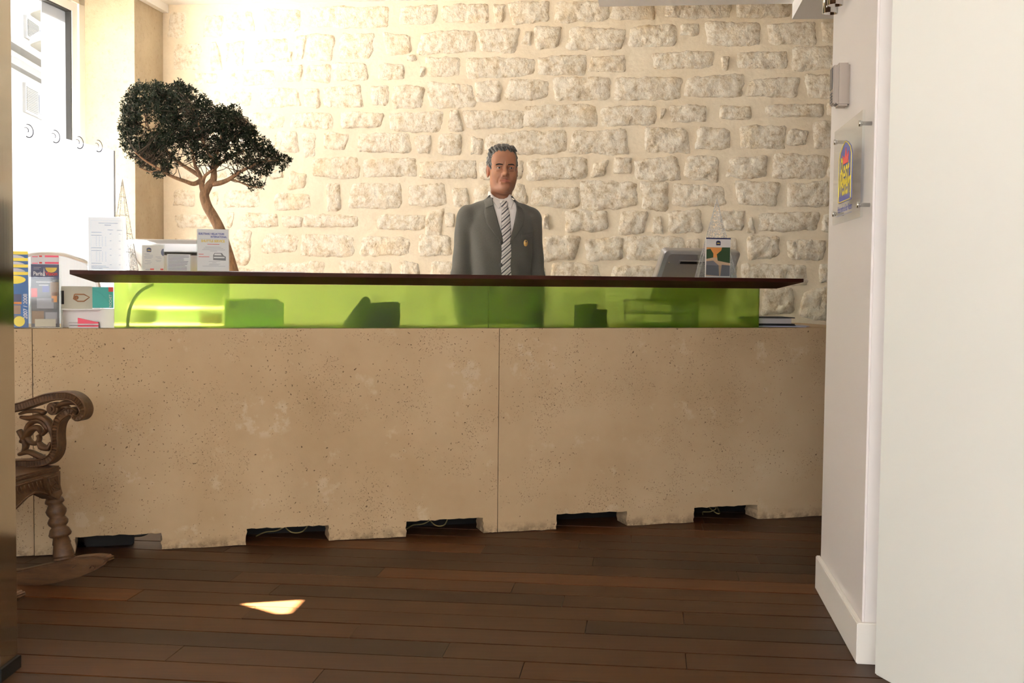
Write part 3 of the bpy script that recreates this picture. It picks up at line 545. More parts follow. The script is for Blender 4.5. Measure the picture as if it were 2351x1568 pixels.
# ---------------- wire cone decorations
def cone(name,label,xa,ya,xl,xr,t,z0,mat,nring=5,side=4):
    s0,zt = kpx(xa,ya,t); hw = (kpx(xr,620,t)[0]-kpx(xl,620,t)[0])/2; h = zt-z0
    o = kt(name,label,'decoration',s0,t,z0,.25); b = B(); a0 = .2
    cs = [(hw*1.25*math.cos(a0+k*2*math.pi/side),hw*1.25*math.sin(a0+k*2*math.pi/side)) for k in range(side)]
    for c in cs: b.tube([(c[0],c[1],.002),(0,0,h)],.0012,6)
    for r in range(nring):
        f = r/nring; 
        for k in range(side):
            p,q = cs[k],cs[(k+1)%side]; b.tube([(p[0]*(1-f),p[1]*(1-f),.002+h*f),(q[0]*(1-f),q[1]*(1-f),.002+h*f)],.0008,5)
    b.obj('wire_frame','wire',o)['kind'] = 'stuff'
    mesh('netting',[(c[0]*.98,c[1]*.98,.003) for c in cs]+[(0,0,h*.99)],[(k,(k+1)%side,side) for k in range(side)],mat,o)
    b = B(); rr = random.Random(5)
    for k in range(34):
        f = rr.random()**1.3*.95; e = rr.randrange(side); g = rr.random(); p,q = cs[e],cs[(e+1)%side]
        b.ball(((p[0]*(1-g)+q[0]*g)*(1-f)*1.02,(p[1]*(1-g)+q[1]*g)*(1-f)*1.02,h*f+.004),.0022,6,4)
    b.obj('beads','glitter',o)['kind'] = 'stuff'
    return o
cone('wire_cone','slim wire and netting cone tree beside the bright window',281,411,250,312,.17,CT,'netting'); cone('wire_cone','slim wire and netting cone tree behind the brochure holder',1646,456,1602,1690,.185,CT,'netting')
# ---------------- all-in-one computers (seen from behind)
def computer(label,s,t,w,h,z,yaw,tilt):
    o = kt('computer',label,'computer',s,t,CZ,yaw,0); rise = z-CZ
    p = thing('screen_housing',None,None); p.parent = o; p.location = (0,0,rise); p.rotation_euler = (tilt,0,0)
    bb = B(); r = .02
    def rr(w,h,r):
        pts = []
        for cx_,cz_,a0 in ((w/2-r,h-r,0),(-w/2+r,h-r,90),(-w/2+r,r,180),(w/2-r,r,270)):
            for k in range(5): a = math.radians(a0+k*22.5); pts.append((cx_+r*math.cos(a),cz_+r*math.sin(a)))
        return pts
    rings = [(1.0,.03),(1.0,.006),(.985,.0),(.90,-.008),(.6,-.012)]
    v = []; n = 20
    for sc,y in rings:
        q = rr(w*sc,h*sc,r); v += [(x,y,zz+h*(1-sc)/2) for x,zz in q]
    f = [(i*n+k,(i+1)*n+k,(i+1)*n+(k+1)%n,i*n+(k+1)%n) for i in range(len(rings)-1) for k in range(n)]+[tuple(range(n)),tuple((len(rings)-1)*n+k for k in range(n-1,-1,-1))]
    c = mesh('casing',v,f,'silver',o,False); c.parent = p; fixn(c); p.name = 'screen_housing'
    # flatten: casing pieces hang from the computer itself
    for q in (c,): q.parent = o; q.location = (0,0,rise); q.rotation_euler = (tilt,0,0)
    bpy.data.objects.remove(p)
    sl = B().box(-w*.30,w*.30,-.0145,-.010,h*.78,h*.78+.020).obj('vent_rim','silver',c); B().box(-w*.285,w*.285,-.0155,-.0145,h*.78+.003,h*.78+.016).obj('vent','black',c)
    for sx in (-1,1): B().lathe([(.004,-.002),(.004,.002)],12,(0,0,0)).obj('screw','chrome',c).matrix_local = Matrix.Translation((sx*w*.42,-.009,h*.80))@Matrix.Rotation(math.pi/2,4,'X')
    B().box(-w/2+.015,w/2-.015,.0302,.031,.03,h-.015).obj('screen','black',c)
    B().add([(-.09,.0,.004),(.09,.0,.004),(.09,.012,.004),(-.09,.012,.004),(-.09,.03,rise+h*.4),(.09,.03,rise+h*.4),(.09,.04,rise+h*.4),(-.09,.04,rise+h*.4)],[(0,3,2,1),(4,5,6,7),(0,1,5,4),(1,2,6,5),(2,3,7,6),(3,0,4,7)]).box(-.1,.1,-.03,.13,0,.006).obj('stand','silver',o)
    return o
s0,zt = kpx(408,552,.46); computer('silver all-in-one computer turned away, behind the notice cards',s0,.46,.43,.30,zt-.297,math.radians(-12),math.radians(8))
s0,zt = kpx(1616,577,.40); computer('silver all-in-one computer tilted back behind the brochure holder',s0-.02,.56,.46,.30,zt-.262,math.radians(12),math.radians(29))
# ---------------- brochure holder on the right
s0,_ = kpx(1649,600,.03); zt = kpx(1649,546,.03)[1]; hh = zt-CT
o = kt('brochure_holder','clear acrylic leaflet holder on the counter top by the tilted computer','holder',s0,.03,CT,-.06)
w = (kpx(1691,600,.03)[0]-kpx(1608,600,.03)[0]); hz = kpx(1649,586,.03)[1]-CT
B().box(-w/2,w/2,-.002,0,0,hz*.55).box(-w/2,-w/2+.003,0,.03,0,hz).box(w/2-.003,w/2,0,.03,0,hz).box(-w/2,w/2,.03,.032,0,hz).box(-w/2,w/2,0,.03,0,.002).obj('tray','acrylic',o)
o = kt('leaflet','glossy leaflet with a tree-lined terrace photo in the clear holder','leaflet',kpx(1648.5,600,.042)[0],.042,CT+.0025,-.06); w2 = kpx(1676,600,.042)[0]-kpx(1621,600,.042)[0]; h2 = hh-.002
B().box(-w2/2,w2/2,0,.006,0,h2).obj('cover','paper_warm',o); y = -.0002
lines(o,[(-w2/2,w2/2,h2-.003,.006)],y,'navy','band'); crest(o,0,h2*.87,w2*.18,y)
B().box(-w2*.48,w2*.48,y-.0004,y,h2*.03,h2*.76).obj('photo','stone_print',o)
B().prism([(-w2*.48,h2*.5),(w2*.2,h2*.5),(w2*.18,h2*.75),(-w2*.46,h2*.75)],y-.0007,y-.0004).obj('photo_sky','orange_print',o)
B().prism([(-w2*.48,h2*.46),(-w2*.2,h2*.5),(-w2*.2,h2*.6),(-w2*.32,h2*.72),(-w2*.48,h2*.7)],y-.001,y-.0007).prism([(-w2*.02,h2*.42),(w2*.48,h2*.36),(w2*.48,h2*.76),(w2*.15,h2*.76),(w2*.12,h2*.68),(-w2*.06,h2*.58)],y-.001,y-.0007).obj('photo_trees','green_print',o)
B().prism([(-w2*.48,h2*.06),(w2*.05,h2*.03),(w2*.02,h2*.3),(-w2*.2,h2*.42),(-w2*.48,h2*.4)],y-.001,y-.0007).prism([(w2*.1,h2*.03),(w2*.48,h2*.03),(w2*.48,h2*.3),(w2*.15,h2*.32)],y-.001,y-.0007).obj('photo_ground','grey_print',o)
# ================================================================== LEFT END OF THE COUNTER
def brochure(label,xa,xb,yt,t,th=.004,group=None,mat='sky_blue'):
    s0,_ = kpx(xa,660,t); s1,_ = kpx(xb,660,t); zt = kpx((xa+xb)/2,yt,t)[1]; w = s1-s0-.002; h = zt-CZ-.004
    o = kt('brochure',label,'brochure',(s0+s1)/2,t,CZ+.004,0,0,group); B().box(-w/2,w/2,0,th,0,h).obj('cover',mat,o); return o,w,h
G = 'brochures stacked by the steel post'
labs = ['blue brochure with photos and a yellow oval, in front of its stack','blue and yellow brochure second in the stack by the steel post','blue and yellow brochure third in the stack by the steel post','blue and yellow brochure at the back of the stack by the steel post']
for i,(yt,t) in enumerate(((624,.03),(607,.046),(592,.062),(577,.078))):
    o,w,h = brochure(labs[i],8,65.5,yt,t,group=G)
    lines(o,[(-w/2,w/2,h-.006,.012)],-.0002,'brochure_yellow','band')
    q = [(w*.5*math.cos(a)-w*.1,h-.030+.016*math.sin(a)) for a in np.linspace(0,2*math.pi,20,endpoint=False)]
    B().prism([(max(-w/2,min(w/2,a)),b_) for a,b_ in q],-.0008,-.0002).obj('oval','paper' if i else 'brochure_yellow',o)
    if i == 0:
        B().box(-w*.48,w*.22,-.0008,-.0002,h*.42,h*.60).obj('photo','orange_print',o); B().box(-w*.48,w*.22,-.0012,-.0008,h*.46,h*.60).obj('photo_sky','navy',o)
        B().box(-w*.48,w*.18,-.0008,-.0002,h*.24,h*.40).obj('photo','photo_tan',o); B().box(-w*.48,w*.18,-.0008,-.0002,h*.06,h*.22).obj('photo','grey_print',o)
        q = [(w*.12+.02*math.cos(a),h*.11+.02*math.sin(a)) for a in np.linspace(0,2*math.pi,20,endpoint=False)]; B().prism(q,-.0012,-.0008).obj('sun_print','brochure_yellow',o)
        text(o,'lettering','2007 / 2008',w*.38,h*.38,.020,-.0005,'paper','CENTER',math.radians(90),1.0,.0003)
o = kt('brochure_rack','clear plastic rack holding the blue and yellow brochures','holder',kpx(36,660,.03)[0],.02,CZ); w = kpx(66,660,.03)[0]-kpx(6,660,.03)[0]-.004
B().box(-w/2-.004,w/2+.002,0,.002,0,.05).box(-w/2-.004,w/2+.002,.085,.088,0,.24).box(w/2+.001,w/2+.003,0,.088,0,.09).box(-w/2,w/2,0,.088,0,.003).obj('tray','acrylic',o)
G = 'brochures in the tall clear holder'
for i,(yt,t,mat,lab) in enumerate(((607,.046,'navy','navy city tour brochure with photos in the tall clear holder'),(601,.056,'paper','white brochure with red strip just behind the navy one'),(586,.066,'paper','white brochure with pink strip at the back of the tall holder'))):
    o,w,h = brochure(lab,70.5,136.5,yt,t,.004,G,mat)
    if i:
        lines(o,[(0,w*.49,h-.004,.007)],-.0002,'pink','band'); lines(o,[(-w*.2,-w*.1,h-.004,.006)],-.0002,'ink_red','emblem'); lines(o,[(-w*.45,-w*.25,h-.006,.003)],-.0002,'pink','print')
    else:
        q = [(w*.22+.021*math.cos(a),h-.012+.019*math.sin(a)) for a in np.linspace(math.pi,2*math.pi,14)]; B().prism([(a,min(b_,h)) for a,b_ in q],-.0009,-.0002).obj('round_photo','ink_gold',o)
        text(o,'lettering','Paris',-w*.08,h-.036,.021,-.0006,'paper','RIGHT',0,.85,.0006); text(o,'lettering','Vision',w*.01,h-.036,.021,-.0006,'ink_red','LEFT',0,.85,.0006)
        B().prism([(-w*.075,h-.045),(w*.0,h-.045),(-w*.032,h-.012)],-.0009,-.0002).obj('tower_emblem','paper',o)
        lines(o,[(-w*.38,w*.32,h-.050,.001),(-w*.4,-w*.14,h-.012,.002),(-w*.4,-w*.2,h-.018,.002)],-.0002,'ink_grey'); lines(o,[(-w*.32,w*.25,h-.068,.004),(-w*.22,w*.12,h-.080,.004)],-.0002,'paper','print')
        B().box(-w*.5,w*.5,-.0006,-.0002,0,h-.058).obj('photo','grey_print',o)
        for (x0,x1,z0,z1,m_) in ((.18,.48,.50,.72,'photo_tan'),(-.5,-.28,.48,.62,'logo_red'),(-.3,.3,.30,.46,'ink_grey'),(-.48,-.05,.06,.26,'photo_tan'),(0,.42,.06,.24,'ink_grey'),(.22,.42,.40,.56,'orange_print'),(-.1,.14,.56,.66,'logo_blue')): B().box(w*x0,w*x1,-.001,-.0006,h*z0,h*z1).obj('photo_detail',m_,o)
s0 = kpx(103.5,660,.035)[0]; w = kpx(140,660,.035)[0]-kpx(68.5,660,.035)[0]; o = kt('brochure_rack','tall clear plastic holder around the navy city tour brochure','holder',s0,.028,CZ); hz = kpx(104,636,.03)[1]-CZ
B().box(-w/2,w/2,0,.002,.003,hz).box(-w/2,-w/2+.002,.002,.055,.003,hz*.8).box(w/2-.002,w/2,.002,.055,.003,hz*.8).box(-w/2,w/2,.055,.057,0,hz*1.25).box(-w/2,w/2,0,.057,0,.003).obj('tray','acrylic',o)
lines(o,[(-w*.33,w*.34,.022,.030)],-.0004,'sand_card','label_card')
# cards, teal guide, red leaflets
def card(name,label,xa,xb,ya,yb,t,mat,cat='card',th=.004):
    s0,zt = kpx(xa,ya,t); s1,_ = kpx(xb,ya,t); _,zb = kpx(xb,yb,t); o = kt(name,label,cat,(s0+s1)/2,t,zb); w = s1-s0; h = zt-zb; B().box(-w/2,w/2,0,th,0,h).obj('cover',mat,o); return o,w,h
o,w,h = card('picture_card','sand coloured card with a bronze diamond eye print',141,212,657,709,.10,'sand_card')
q = [(-.12,.16),(.18,.16),(.36,.02),(.18,-.18),(-.02,-.18),(-.16,-.05)]
b = B(); pts = [Vector((w*a+.005,-.001,h*.5+w*c_*.7)) for a,c_ in q]; pts.append(pts[0]); b.tube(pts,.0028,6); b.ball((-.002,-.001,h*.5),.008,10,6); b.obj('eye_print','bronze_print',o); B().box(-w*.5,-w*.42,-.0009,-.0002,h*.2,h*.8).obj('dark_spot','black',o)
o,w,h = card('city_guide','teal guide book with a small red square',212,260,659,707,.09,'teal','book',.012); B().box(w*.27,w*.5,-.0008,-.0002,h*.78,h).obj('red_square','ink_red',o); text(o,'lettering','TROCHET',w*.37,h*.30,.014,-.0005,'paper','CENTER',math.radians(90),.9)
b = B().tube(spline([(-w*.45,-.006,h*.85),(-w*.1,-.008,h*.7),(w*.2,-.008,h*.4),(w*.4,-.006,h*.1)],6),.0012,6); b.obj('plastic_strap','acrylic',o)
s0,_ = kpx(141,709,.10); s1,_ = kpx(262,709,.10); _,zb = kpx(200,709,.10)
o = kt('leaflet_box','open white display box carrying the picture card and the teal guide','box',(s0+s1)/2,.085,CZ); w = s1-s0; h = zb-CZ
B().box(-w/2,w/2,.0,.055,h-.004,h).box(-w/2,w/2,.050,.055,0,h).box(-w/2,-w/2+.004,0,.05,0,h).box(w*.24,w/2,0,.05,0,h-.004).obj('shell','white_gloss',o)
for i,(z,lab) in enumerate(((0,'lower of two red and white leaflets lying under the display box'),(.012,'upper of two red and white leaflets lying under the display box'))):
    s0,_ = kpx(158,740,.07); s1,_ = kpx(226,740,.07); o = kt('leaflet',lab,'leaflet',(s0+s1)/2,.07,CZ+z,0,0,'red leaflets'); w = s1-s0
    B().box(-w/2,w/2,0,.05,0,.005).box(-w/2,w/2,.0,.05,.006,.009).obj('pages','paper',o); B().box(-w*.2,w/2,-.001,.045,.009,.0105).box(-w*.2,w/2,-.001,0,.005,.0105).obj('cover','pink',o)
    if i: B().add([(-w*.2,-.002,.0105),(w/2,-.002,.0105),(-w*.2,.02,.0105),(-w*.2,-.002,.028),(-w*.2,.02,.028)],[(0,1,3),(0,3,4,2),(1,2,4),(1,4,3),(0,2,1)]).obj('folded_flap','pink',o)
# ---------------- binders at the far right
s0,_ = kpx(1795,745,.09); o = kt('binder','black ring binder lying at the end of the concrete base','binder',s0-.03,.08,CZ+.012,-.18)
B().box(-.12,.085,0,.20,0,.004).box(-.12,.085,0,.20,.030,.034).box(-.12,-.116,0,.2,.004,.030).obj('cover','black',o); B().box(-.116,.070,.006,.195,.005,.029).obj('pages','page_grey',o)
o = kt('loose_papers','grey papers sticking out under the black binder','paper',s0+.01,.08,CZ+.001,-.32); B().box(-.13,.10,0,.15,0,.003).box(-.10,.115,.01,.17,.003,.006).obj('sheet','ink_grey',o); B().box(-.13,.05,.0,.14,.006,.0095).obj('folder','black',o)
# ================================================================== BEHIND THE GLASS
def behind(xa,xb,yt,t,yb=750):
    s0,_ = kpx(xa,yb,t); s1,_ = kpx(xb,yb,t); return (s0+s1)/2,s1-s0,kpx((xa+xb)/2,yt,t)[1]-CZ
s,w,h = behind(293,345,650,.08); o = kt('curved_bracket','dark curved metal bracket behind the bright window end of the glass','bracket',s-w/2,.085,CZ)
B().tube(spline([(0,0,.0),(.002,0,.04),(.012,0,.085),(.032,0,.125),(.062,0,.155),(.10,0,.172)],8),.0065,10).obj('arm','black',o,True); B().box(-.006,.30,-.006,.006,0,.005).obj('foot_rail','black',o)
s,w,h = behind(516,652,688,.14); o = kt('letter_tray','pale box with small dark square behind the green glass','box',s,.14,CZ); B().box(-w/2,w/2,.0,.2,0,.004).box(-w/2,-w/2+.004,0,.2,0,h).box(w/2-.004,w/2,0,.2,0,h*.9).box(-w/2,w/2,.195,.2,0,h).box(-w/2,w/2,0,.004,0,h*.35).obj('shell','white_gloss',o); B().box(-w*.42,-w*.3,-.004,.0,h*.68,h*.95).obj('tag','black',o)
B().box(-w*.42,-w*.3,-.001,.19,h*.95,h).obj('tag_arm','white_gloss',o)
s,w,h = behind(805,922,690,.12); o = kt('desk_telephone','dark desk telephone behind the green glass','telephone',s,.13,CZ,.1); B().add([(-w/2,0,0),(w/2,0,0),(w/2,.17,0),(-w/2,.17,0),(-w*.35,.02,h*.9),(w/2,.0,h),(w/2,.15,h*.45),(-w*.35,.15,h*.45)],[(0,3,2,1),(4,5,6,7),(0,1,5,4),(1,2,6,5),(2,3,7,6),(3,0,4,7)]).obj('body','black',o,bevel=.008); B().tube([(-w*.2,.0,h*1.0),(-w*.2,.13,h*.6)],.018,10).obj('handset','black',o,True)
s,w,h = behind(1203,1247,673,.10); o = kt('bottle','water bottle with broad label behind the green glass','bottle',s,.11,CZ); B().lathe([(w*.47,0),(w*.5,.01),(w*.5,h*.55),(w*.4,h*.68),(w*.2,h*.78),(w*.2,h*.9),(w*.26,h*.9),(w*.26,h)],20).obj('body','bottle_glass',o,True); B().lathe([(w*.51,h*.1),(w*.51,h*.5)],20).obj('label_band','mug_black',o,True)
for i,(xa,xb,yt,tt) in enumerate(((1322,1352,700,.10),(1342,1372,698,.16),(1366,1396,711,.10))):
    s,w,h = behind(xa,xb,yt,tt); o = kt('pen_cup',('dark pen cup beside the labelled bottle behind the glass','taller dark pen cup between the two others behind the glass','lower dark pen cup beside the paper tray behind the glass')[i],'cup',s,tt+.02,CZ,0,0,'pen cups behind the glass'); B().lathe([(w*.46,0),(w*.5,.006),(w*.5,h),(w*.44,h),(w*.42,.01),(0,.01)],18).obj('cup','mug_black',o,True)
s,w,h = behind(1476,1600,690,.13); o = kt('paper_tray','wire paper tray with sheets behind the green glass','tray',s,.13,CZ); b = B()
for z in (0.003,h*.5,h): b.tube([(-w/2,0,z),(w/2,0,z),(w/2,.22,z),(-w/2,.22,z),(-w/2,0,z)],.0025,6)
for x in (-w/2,w/2):
    for y in (0,.22): b.tube([(x,y,0),(x,y,h)],.0025,6)
b.obj('wire_frame','black',o)['kind'] = 'stuff'; v = []; n = 14
for k in range(n+1):
    a = k/n; z = h*.55+.006*math.sin(a*7); v += [(-w/2+a*w,.005,z),(-w/2+a*w,.21,z)]
mesh('sheets',v,[(2*k,2*k+2,2*k+3,2*k+1) for k in range(n)],'ink_grey',o); B().box(-w*.5,w*.5,.005,.21,.006,.014).obj('sheets','grey_print',o)
# mesh office chair behind the window end
oc = thing('office_chair','office chair with pale mesh back and thin arched frame','chair',K3(-1.93,.95,0),KROT+.2)
s0,zt = kpx(165,582,.95); zt = min(zt,1.25); hw = .25
fr = [(-hw,0,.62),(-hw*.98,0,.85),(-hw*.8,0,zt-.08),(-hw*.4,0,zt-.015),(0,0,zt),(hw*.4,0,zt-.015),(hw*.8,0,zt-.08),(hw*.98,0,.85),(hw,0,.62)]
sp = spline(fr,6); B().tube(sp,.009,8).obj('back_frame','silver',oc,True); mm = len(sp); v = []; 
for k in range(mm//2+1): v += [(sp[k].x,0,sp[k].z),(sp[mm-1-k].x,0,sp[mm-1-k].z)]
mesh('mesh_back',v,[(2*k,2*k+1,2*k+3,2*k+2) for k in range(len(v)//2-1)],'chair_mesh',oc)
B().box(-.24,.24,.03,.48,.44,.50).obj('seat','black',oc,bevel=.02); B().tube([(0,.25,.44),(0,.25,.09)],.028,12).obj('gas_lift','black',oc,True); B().tube([(0,0,.64),(0,.2,.46)],.02,8).obj('spine','black',oc,True)
b = B().tube([(-hw,0,.62),(0,0,.64),(hw,0,.62)],.012,8); b.obj('lower_bar','silver',oc,True)
for k in range(5):
    a = k*2*math.pi/5+.3; l = B().tube([(0,.25,.10),(.28*math.cos(a),.25+.28*math.sin(a),.06)],.017,8).obj('leg','black',oc,True); B().ball((.28*math.cos(a),.25+.28*math.sin(a),.027),.027,10,6).obj('castor','black',l,True)
# ================================================================== CARVED ROCKING CHAIR (faces right, its far side is the one in view)
CF = Vector((math.cos(math.radians(-12.8)),math.sin(math.radians(-12.8)),0)); CP = Vector((-CF.y,CF.x,0)); CWD = .50
CG = hit(100,1347,Vector((0,0,0)),Vector((0,0,1)))
chair = thing('rocking_chair','carved dark wood rocking chair with scrolled arm beside the steel post','chair',CG,math.radians(-12.8))
def cpx(x,y):
    p = hit(x,y,CG,CP)-CG; return p.dot(CF),p.z
AF = cpx(131,1100)[0]
def apx(x,y):                                # front plane of the chair
    p = hit(x,y,CG+CF*AF,CF)-CG; return p.dot(CP),p.z
def band(path,widths,th,y0,rib=0):           # carved ribbon swept along a path in the side plane
    P = [Vector((a,0,z)) for a,z in path]; n = len(P); v = []; f = []
    for i,p in enumerate(P):
        t = (P[min(i+1,n-1)]-P[max(i-1,0)]).normalized(); nn = Vector((-t.z,0,t.x)); w = widths[i]/2; d = rib if i%2 else 0
        prof = [(-w,y0+th),(-w,y0+.004),(-w*.82,y0),(-w*.66,y0+.002),(-w*.6,y0+.002+d),(w*.6,y0+.002+d),(w*.66,y0+.002),(w*.82,y0),(w,y0+.004),(w,y0+th)]
        v += [(p.x+nn.x*q,y,p.z+nn.z*q) for q,y in prof]
    m = 10
    for i in range(n-1):
        for k in range(m): f.append((i*m+k,i*m+(k+1)%m,(i+1)*m+(k+1)%m,(i+1)*m+k))
    f += [tuple(range(m-1,-1,-1)),tuple((n-1)*m+k for k in range(m))]
    return v,f
def resample(pts,step):
    s = spline([(a,0,z) for a,z in pts],12); out = [s[0]]; acc = 0
    for p,q in zip(s[:-1],s[1:]):
        L = (q-p).length
        while acc+L >= step:
            k = (step-acc)/L; p = p+(q-p)*k; out.append(p.copy()); L = (q-p).length; acc = 0
        acc += L
    return [(p.x,p.z) for p in out]
top_px = [(-160,985),(-90,968),(-30,950),(38,935),(72,924),(102,914),(132,909.5),(158,911),(177,922),(187,940),(184,955),(173,961),(164,953)]
neck_px = [(172,952),(160,945),(146,950),(132,962),(124.5,980),(123,1003),(124,1024),(119,1044),(104,1059),(78,1064.5),(38,1066),(-30,1069),(-160,1075)]
ARMT = .052
kids = []
for px_,w in ((top_px,.030),(neck_px,.028)):
    path = resample([cpx(x,y) for x,y in px_],.0055); n = len(path); ws = [w*(1.0 if i < n-14 or px_ is neck_px else .6+.4*(n-1-i)/14) for i in range(n)]
    v,f = band(path,ws,ARMT,0,.0065); kids.append(mesh('arm_scroll',v,f,'carved_wood',chair)); fixn(kids[-1])
cxx,czz = cpx(72,1003); s_ = abs(cpx(172,1003)[0]-cxx)/100
def sc(pts,r,name='scrollwork'):
    P = spline([(cxx+a*s_,.028,czz-z*s_) for a,z in pts],4); m = len(P); rr = [np.interp(i/(m-1),np.linspace(0,1,len(r)),r)*s_ for i in range(m)]
    kids.append(B().tube(P,rr,8,1.8).obj(name,'carved_wood',chair,True))
spiral = [((36-3.1*k)*math.cos(-.4-k*.62)*.95,(36-3.1*k)*math.sin(-.4-k*.62)*1.05) for k in range(11)]
sc(spiral,[6.5-.25*k for k in range(11)])
sc([(-36,-38),(-14,-36),(8,-40),(26,-32),(38,-14),(44,6),(40,26)],[3,6,7,7,7,6,4]); sc([(-40,40),(-18,34),(2,40),(22,46),(40,36)],[4,6,6,6,4]); sc([(-34,14),(-20,-2),(-8,-14),(6,-16),(12,-4)],[5,7,7,6,3]); sc([(-40,-10),(-30,4),(-24,20),(-30,36)],[5,6,6,4])
sc([(4,10),(14,22),(28,24),(34,12)],[3,7,6,3]); sc([(14,-2),(24,-14),(22,-28)],[3,5,3]); sc([(48,-62),(60,-68),(76,-72),(94,-72),(104,-64)],[4,6,6,6,4]); sc([(60,-60),(72,-62),(82,-54)],[3,5,3]); sc([(20,-48),(8,-52),(-20,-50),(-38,-44)],[5,5,4,3])
b = B(); rx,rz = cxx+41*s_,czz+58*s_
for r,h in ((13,.018),(9,.011),(4.5,.004)): b.add([(rx+r*s_*math.cos(k*math.pi/9),h,rz+r*s_*math.sin(k*math.pi/9)) for k in range(18)]+[(rx+r*s_*math.cos(k*math.pi/9),.05,rz+r*s_*math.sin(k*math.pi/9)) for k in range(18)],[tuple(range(18))]+[(k,k+18,(k+1)%18+18,(k+1)%18) for k in range(18)])
kids.append(fixn(b.obj('rosette','carved_wood',chair)))
kids[-1]['kind'] = 'stuff'
SZ = cpx(110,1074)[1]; ZA = apx(127,1088)[1]; XL = cpx(-160,1090)[0]
kids.append(B().box(XL,AF-.02,.0,.05,ZA-.075,ZA).obj('side_rail','carved_wood',chair))
def leg(xt,yt,xb,yb):
    a0,z0 = cpx(xb,yb); a1,z1 = cpx(xt,yt); top = Vector((a1,.03,z1)); bot = Vector((a0,.03,z0)); L = (top-bot).length
    prof = [(.015,0),(.015,.06),(.030,.07),(.031,.085),(.027,.10),(.031,.115),(.030,.14),(.024,.29),(.026,.31),(.021,.40),(.029,.42),(.032,.45),(.026,.53),(.020,.56),(.027,.60),(.029,.645),(.024,.69),(.021,.71),(.027,.76),(.029,.81),(.022,.87),(.020,.90),(.027,.93),(.026,.96),(.022,1.0)]
    o = B().lathe([(r*1.22,z*L) for r,z in prof],20).obj('leg','carved_wood',chair,True); o.matrix_local = Matrix.Translation(bot)@(top-bot).to_track_quat('Z','Y').to_matrix().to_4x4(); kids.append(o)
leg(112,1146,138,1298); leg(-140,1150,-172,1330)
run = [(-230,1340),(-120,1325),(38,1311),(120,1293),(170,1281),(212,1277),(238,1280),(246,1287),(238,1297),(212,1312),(178,1326),(120,1340),(60,1349),(-20,1352),(-120,1352),(-230,1350)]
kids.append(fixn(B().prism([cpx(*q) for q in run][::-1],.0,.06).obj('rocker','carved_wood',chair,bevel=.006)))
b = B()
for pts in ([(165,1304),(178,1296),(190,1302),(204,1296),(216,1300)],[(206,1304),(212,1296),(220,1298),(216,1304)]): b.tube([(cpx(x,y)[0],-.001,cpx(x,y)[1]) for x,y in pts],.002,5)
kids.append(b.obj('carving','carved_wood',chair,True)); kids[-1]['kind'] = 'stuff'
for k in kids:                                # the side towards the door repeats it
    c = k.copy(); COL.objects.link(c); c.parent = chair; c.location = (k.location.x,k.location.y-CWD,k.location.z)
seat = [cpx(118,1074)[0]]
B().box(XL,seat[0],-CWD+.08,.06,ZA,SZ).obj('seat','carved_wood',chair,bevel=.006)
def front_prism(pts,x0,x1,name):
    q = [apx(*p) for p in pts]; n = len(q); v = [(x0,y,z) for y,z in q]+[(x1,y,z) for y,z in q]
    return fixn(mesh(name,v,[tuple(range(n)),tuple(range(2*n-1,n-1,-1))]+[(i,i+n,(i+1)%n+n,(i+1)%n) for i in range(n)],'carved_wood',chair))
apron = front_prism([(127,1087),(133,1108),(139,1132),(131,1147),(112,1140),(96,1134),(82,1134),(68,1142),(52,1158),(38,1172),(0,1205),(-60,1215),(-106,1185),(-106,1150)],AF-.035,AF-.004,'apron')
front_prism([(127,1087),(133,1108),(139,1132),(131,1147),(112,1138),(104,1118),(101,1095)],AF-.06,AF+.008,'leg_block')
b = B(); fx = lambda pts,x: [(x,apx(*p)[0],apx(*p)[1]) for p in pts]
for pts in ([(106,1098),(126,1092),(133,1124),(114,1132),(106,1098)],[(112,1104),(124,1108),(116,1116),(128,1122)],[(110,1112),(118,1124)],[(120,1098),(129,1112)]): b.tube(fx(pts,AF+.009),.0022,5)
for x in range(40,98,9): b.tube(fx([(x,1120-(x-40)*.28),(x+6,1134-(x-40)*.25)],AF-.003),.0026,5)
b.tube(fx([(38,1166),(52,1152),(68,1138),(82,1130.5),(97,1131),(112,1136),(130,1143)],AF-.003),.004,6); b.tube(fx([(38,1116),(70,1106.5),(100,1098)],AF-.003),.003,6)
b.obj('carving','carved_wood',chair,True)['kind'] = 'stuff'
for y in (.0,-CWD):
    B().add([(XL,y,SZ-.05),(XL+.035,y,SZ-.05),(XL+.035,y+.04,SZ-.05),(XL,y+.04,SZ-.05),(XL-.22,y,SZ+.6),(XL-.185,y,SZ+.6),(XL-.185,y+.04,SZ+.6),(XL-.22,y+.04,SZ+.6)],[(0,3,2,1),(4,5,6,7),(0,1,5,4),(1,2,6,5),(2,3,7,6),(3,0,4,7)]).obj('back_post','carved_wood',chair)
for f0,f1 in ((.15,.28),(.78,1.0)): B().add([(XL-.2*f0,-CWD+.03,SZ-.02+.6*f0),(XL-.2*f0+.02,-CWD+.03,SZ-.02+.6*f0),(XL-.2*f0+.02,.01,SZ-.02+.6*f0),(XL-.2*f0,.01,SZ-.02+.6*f0),(XL-.2*f1,-CWD+.03,SZ-.02+.6*f1),(XL-.2*f1+.02,-CWD+.03,SZ-.02+.6*f1),(XL-.2*f1+.02,.01,SZ-.02+.6*f1),(XL-.2*f1,.01,SZ-.02+.6*f1)],[(0,3,2,1),(4,5,6,7),(0,1,5,4),(1,2,6,5),(2,3,7,6),(3,0,4,7)]).obj('back_rail','carved_wood',chair)
for k in range(5):
    y = -CWD+.09+k*.075; B().tube([(XL-.2*.25+.01,y,SZ+.13),(XL-.2*.8+.01,y,SZ+.46)],.009,8).obj('spindle','carved_wood',chair,True)
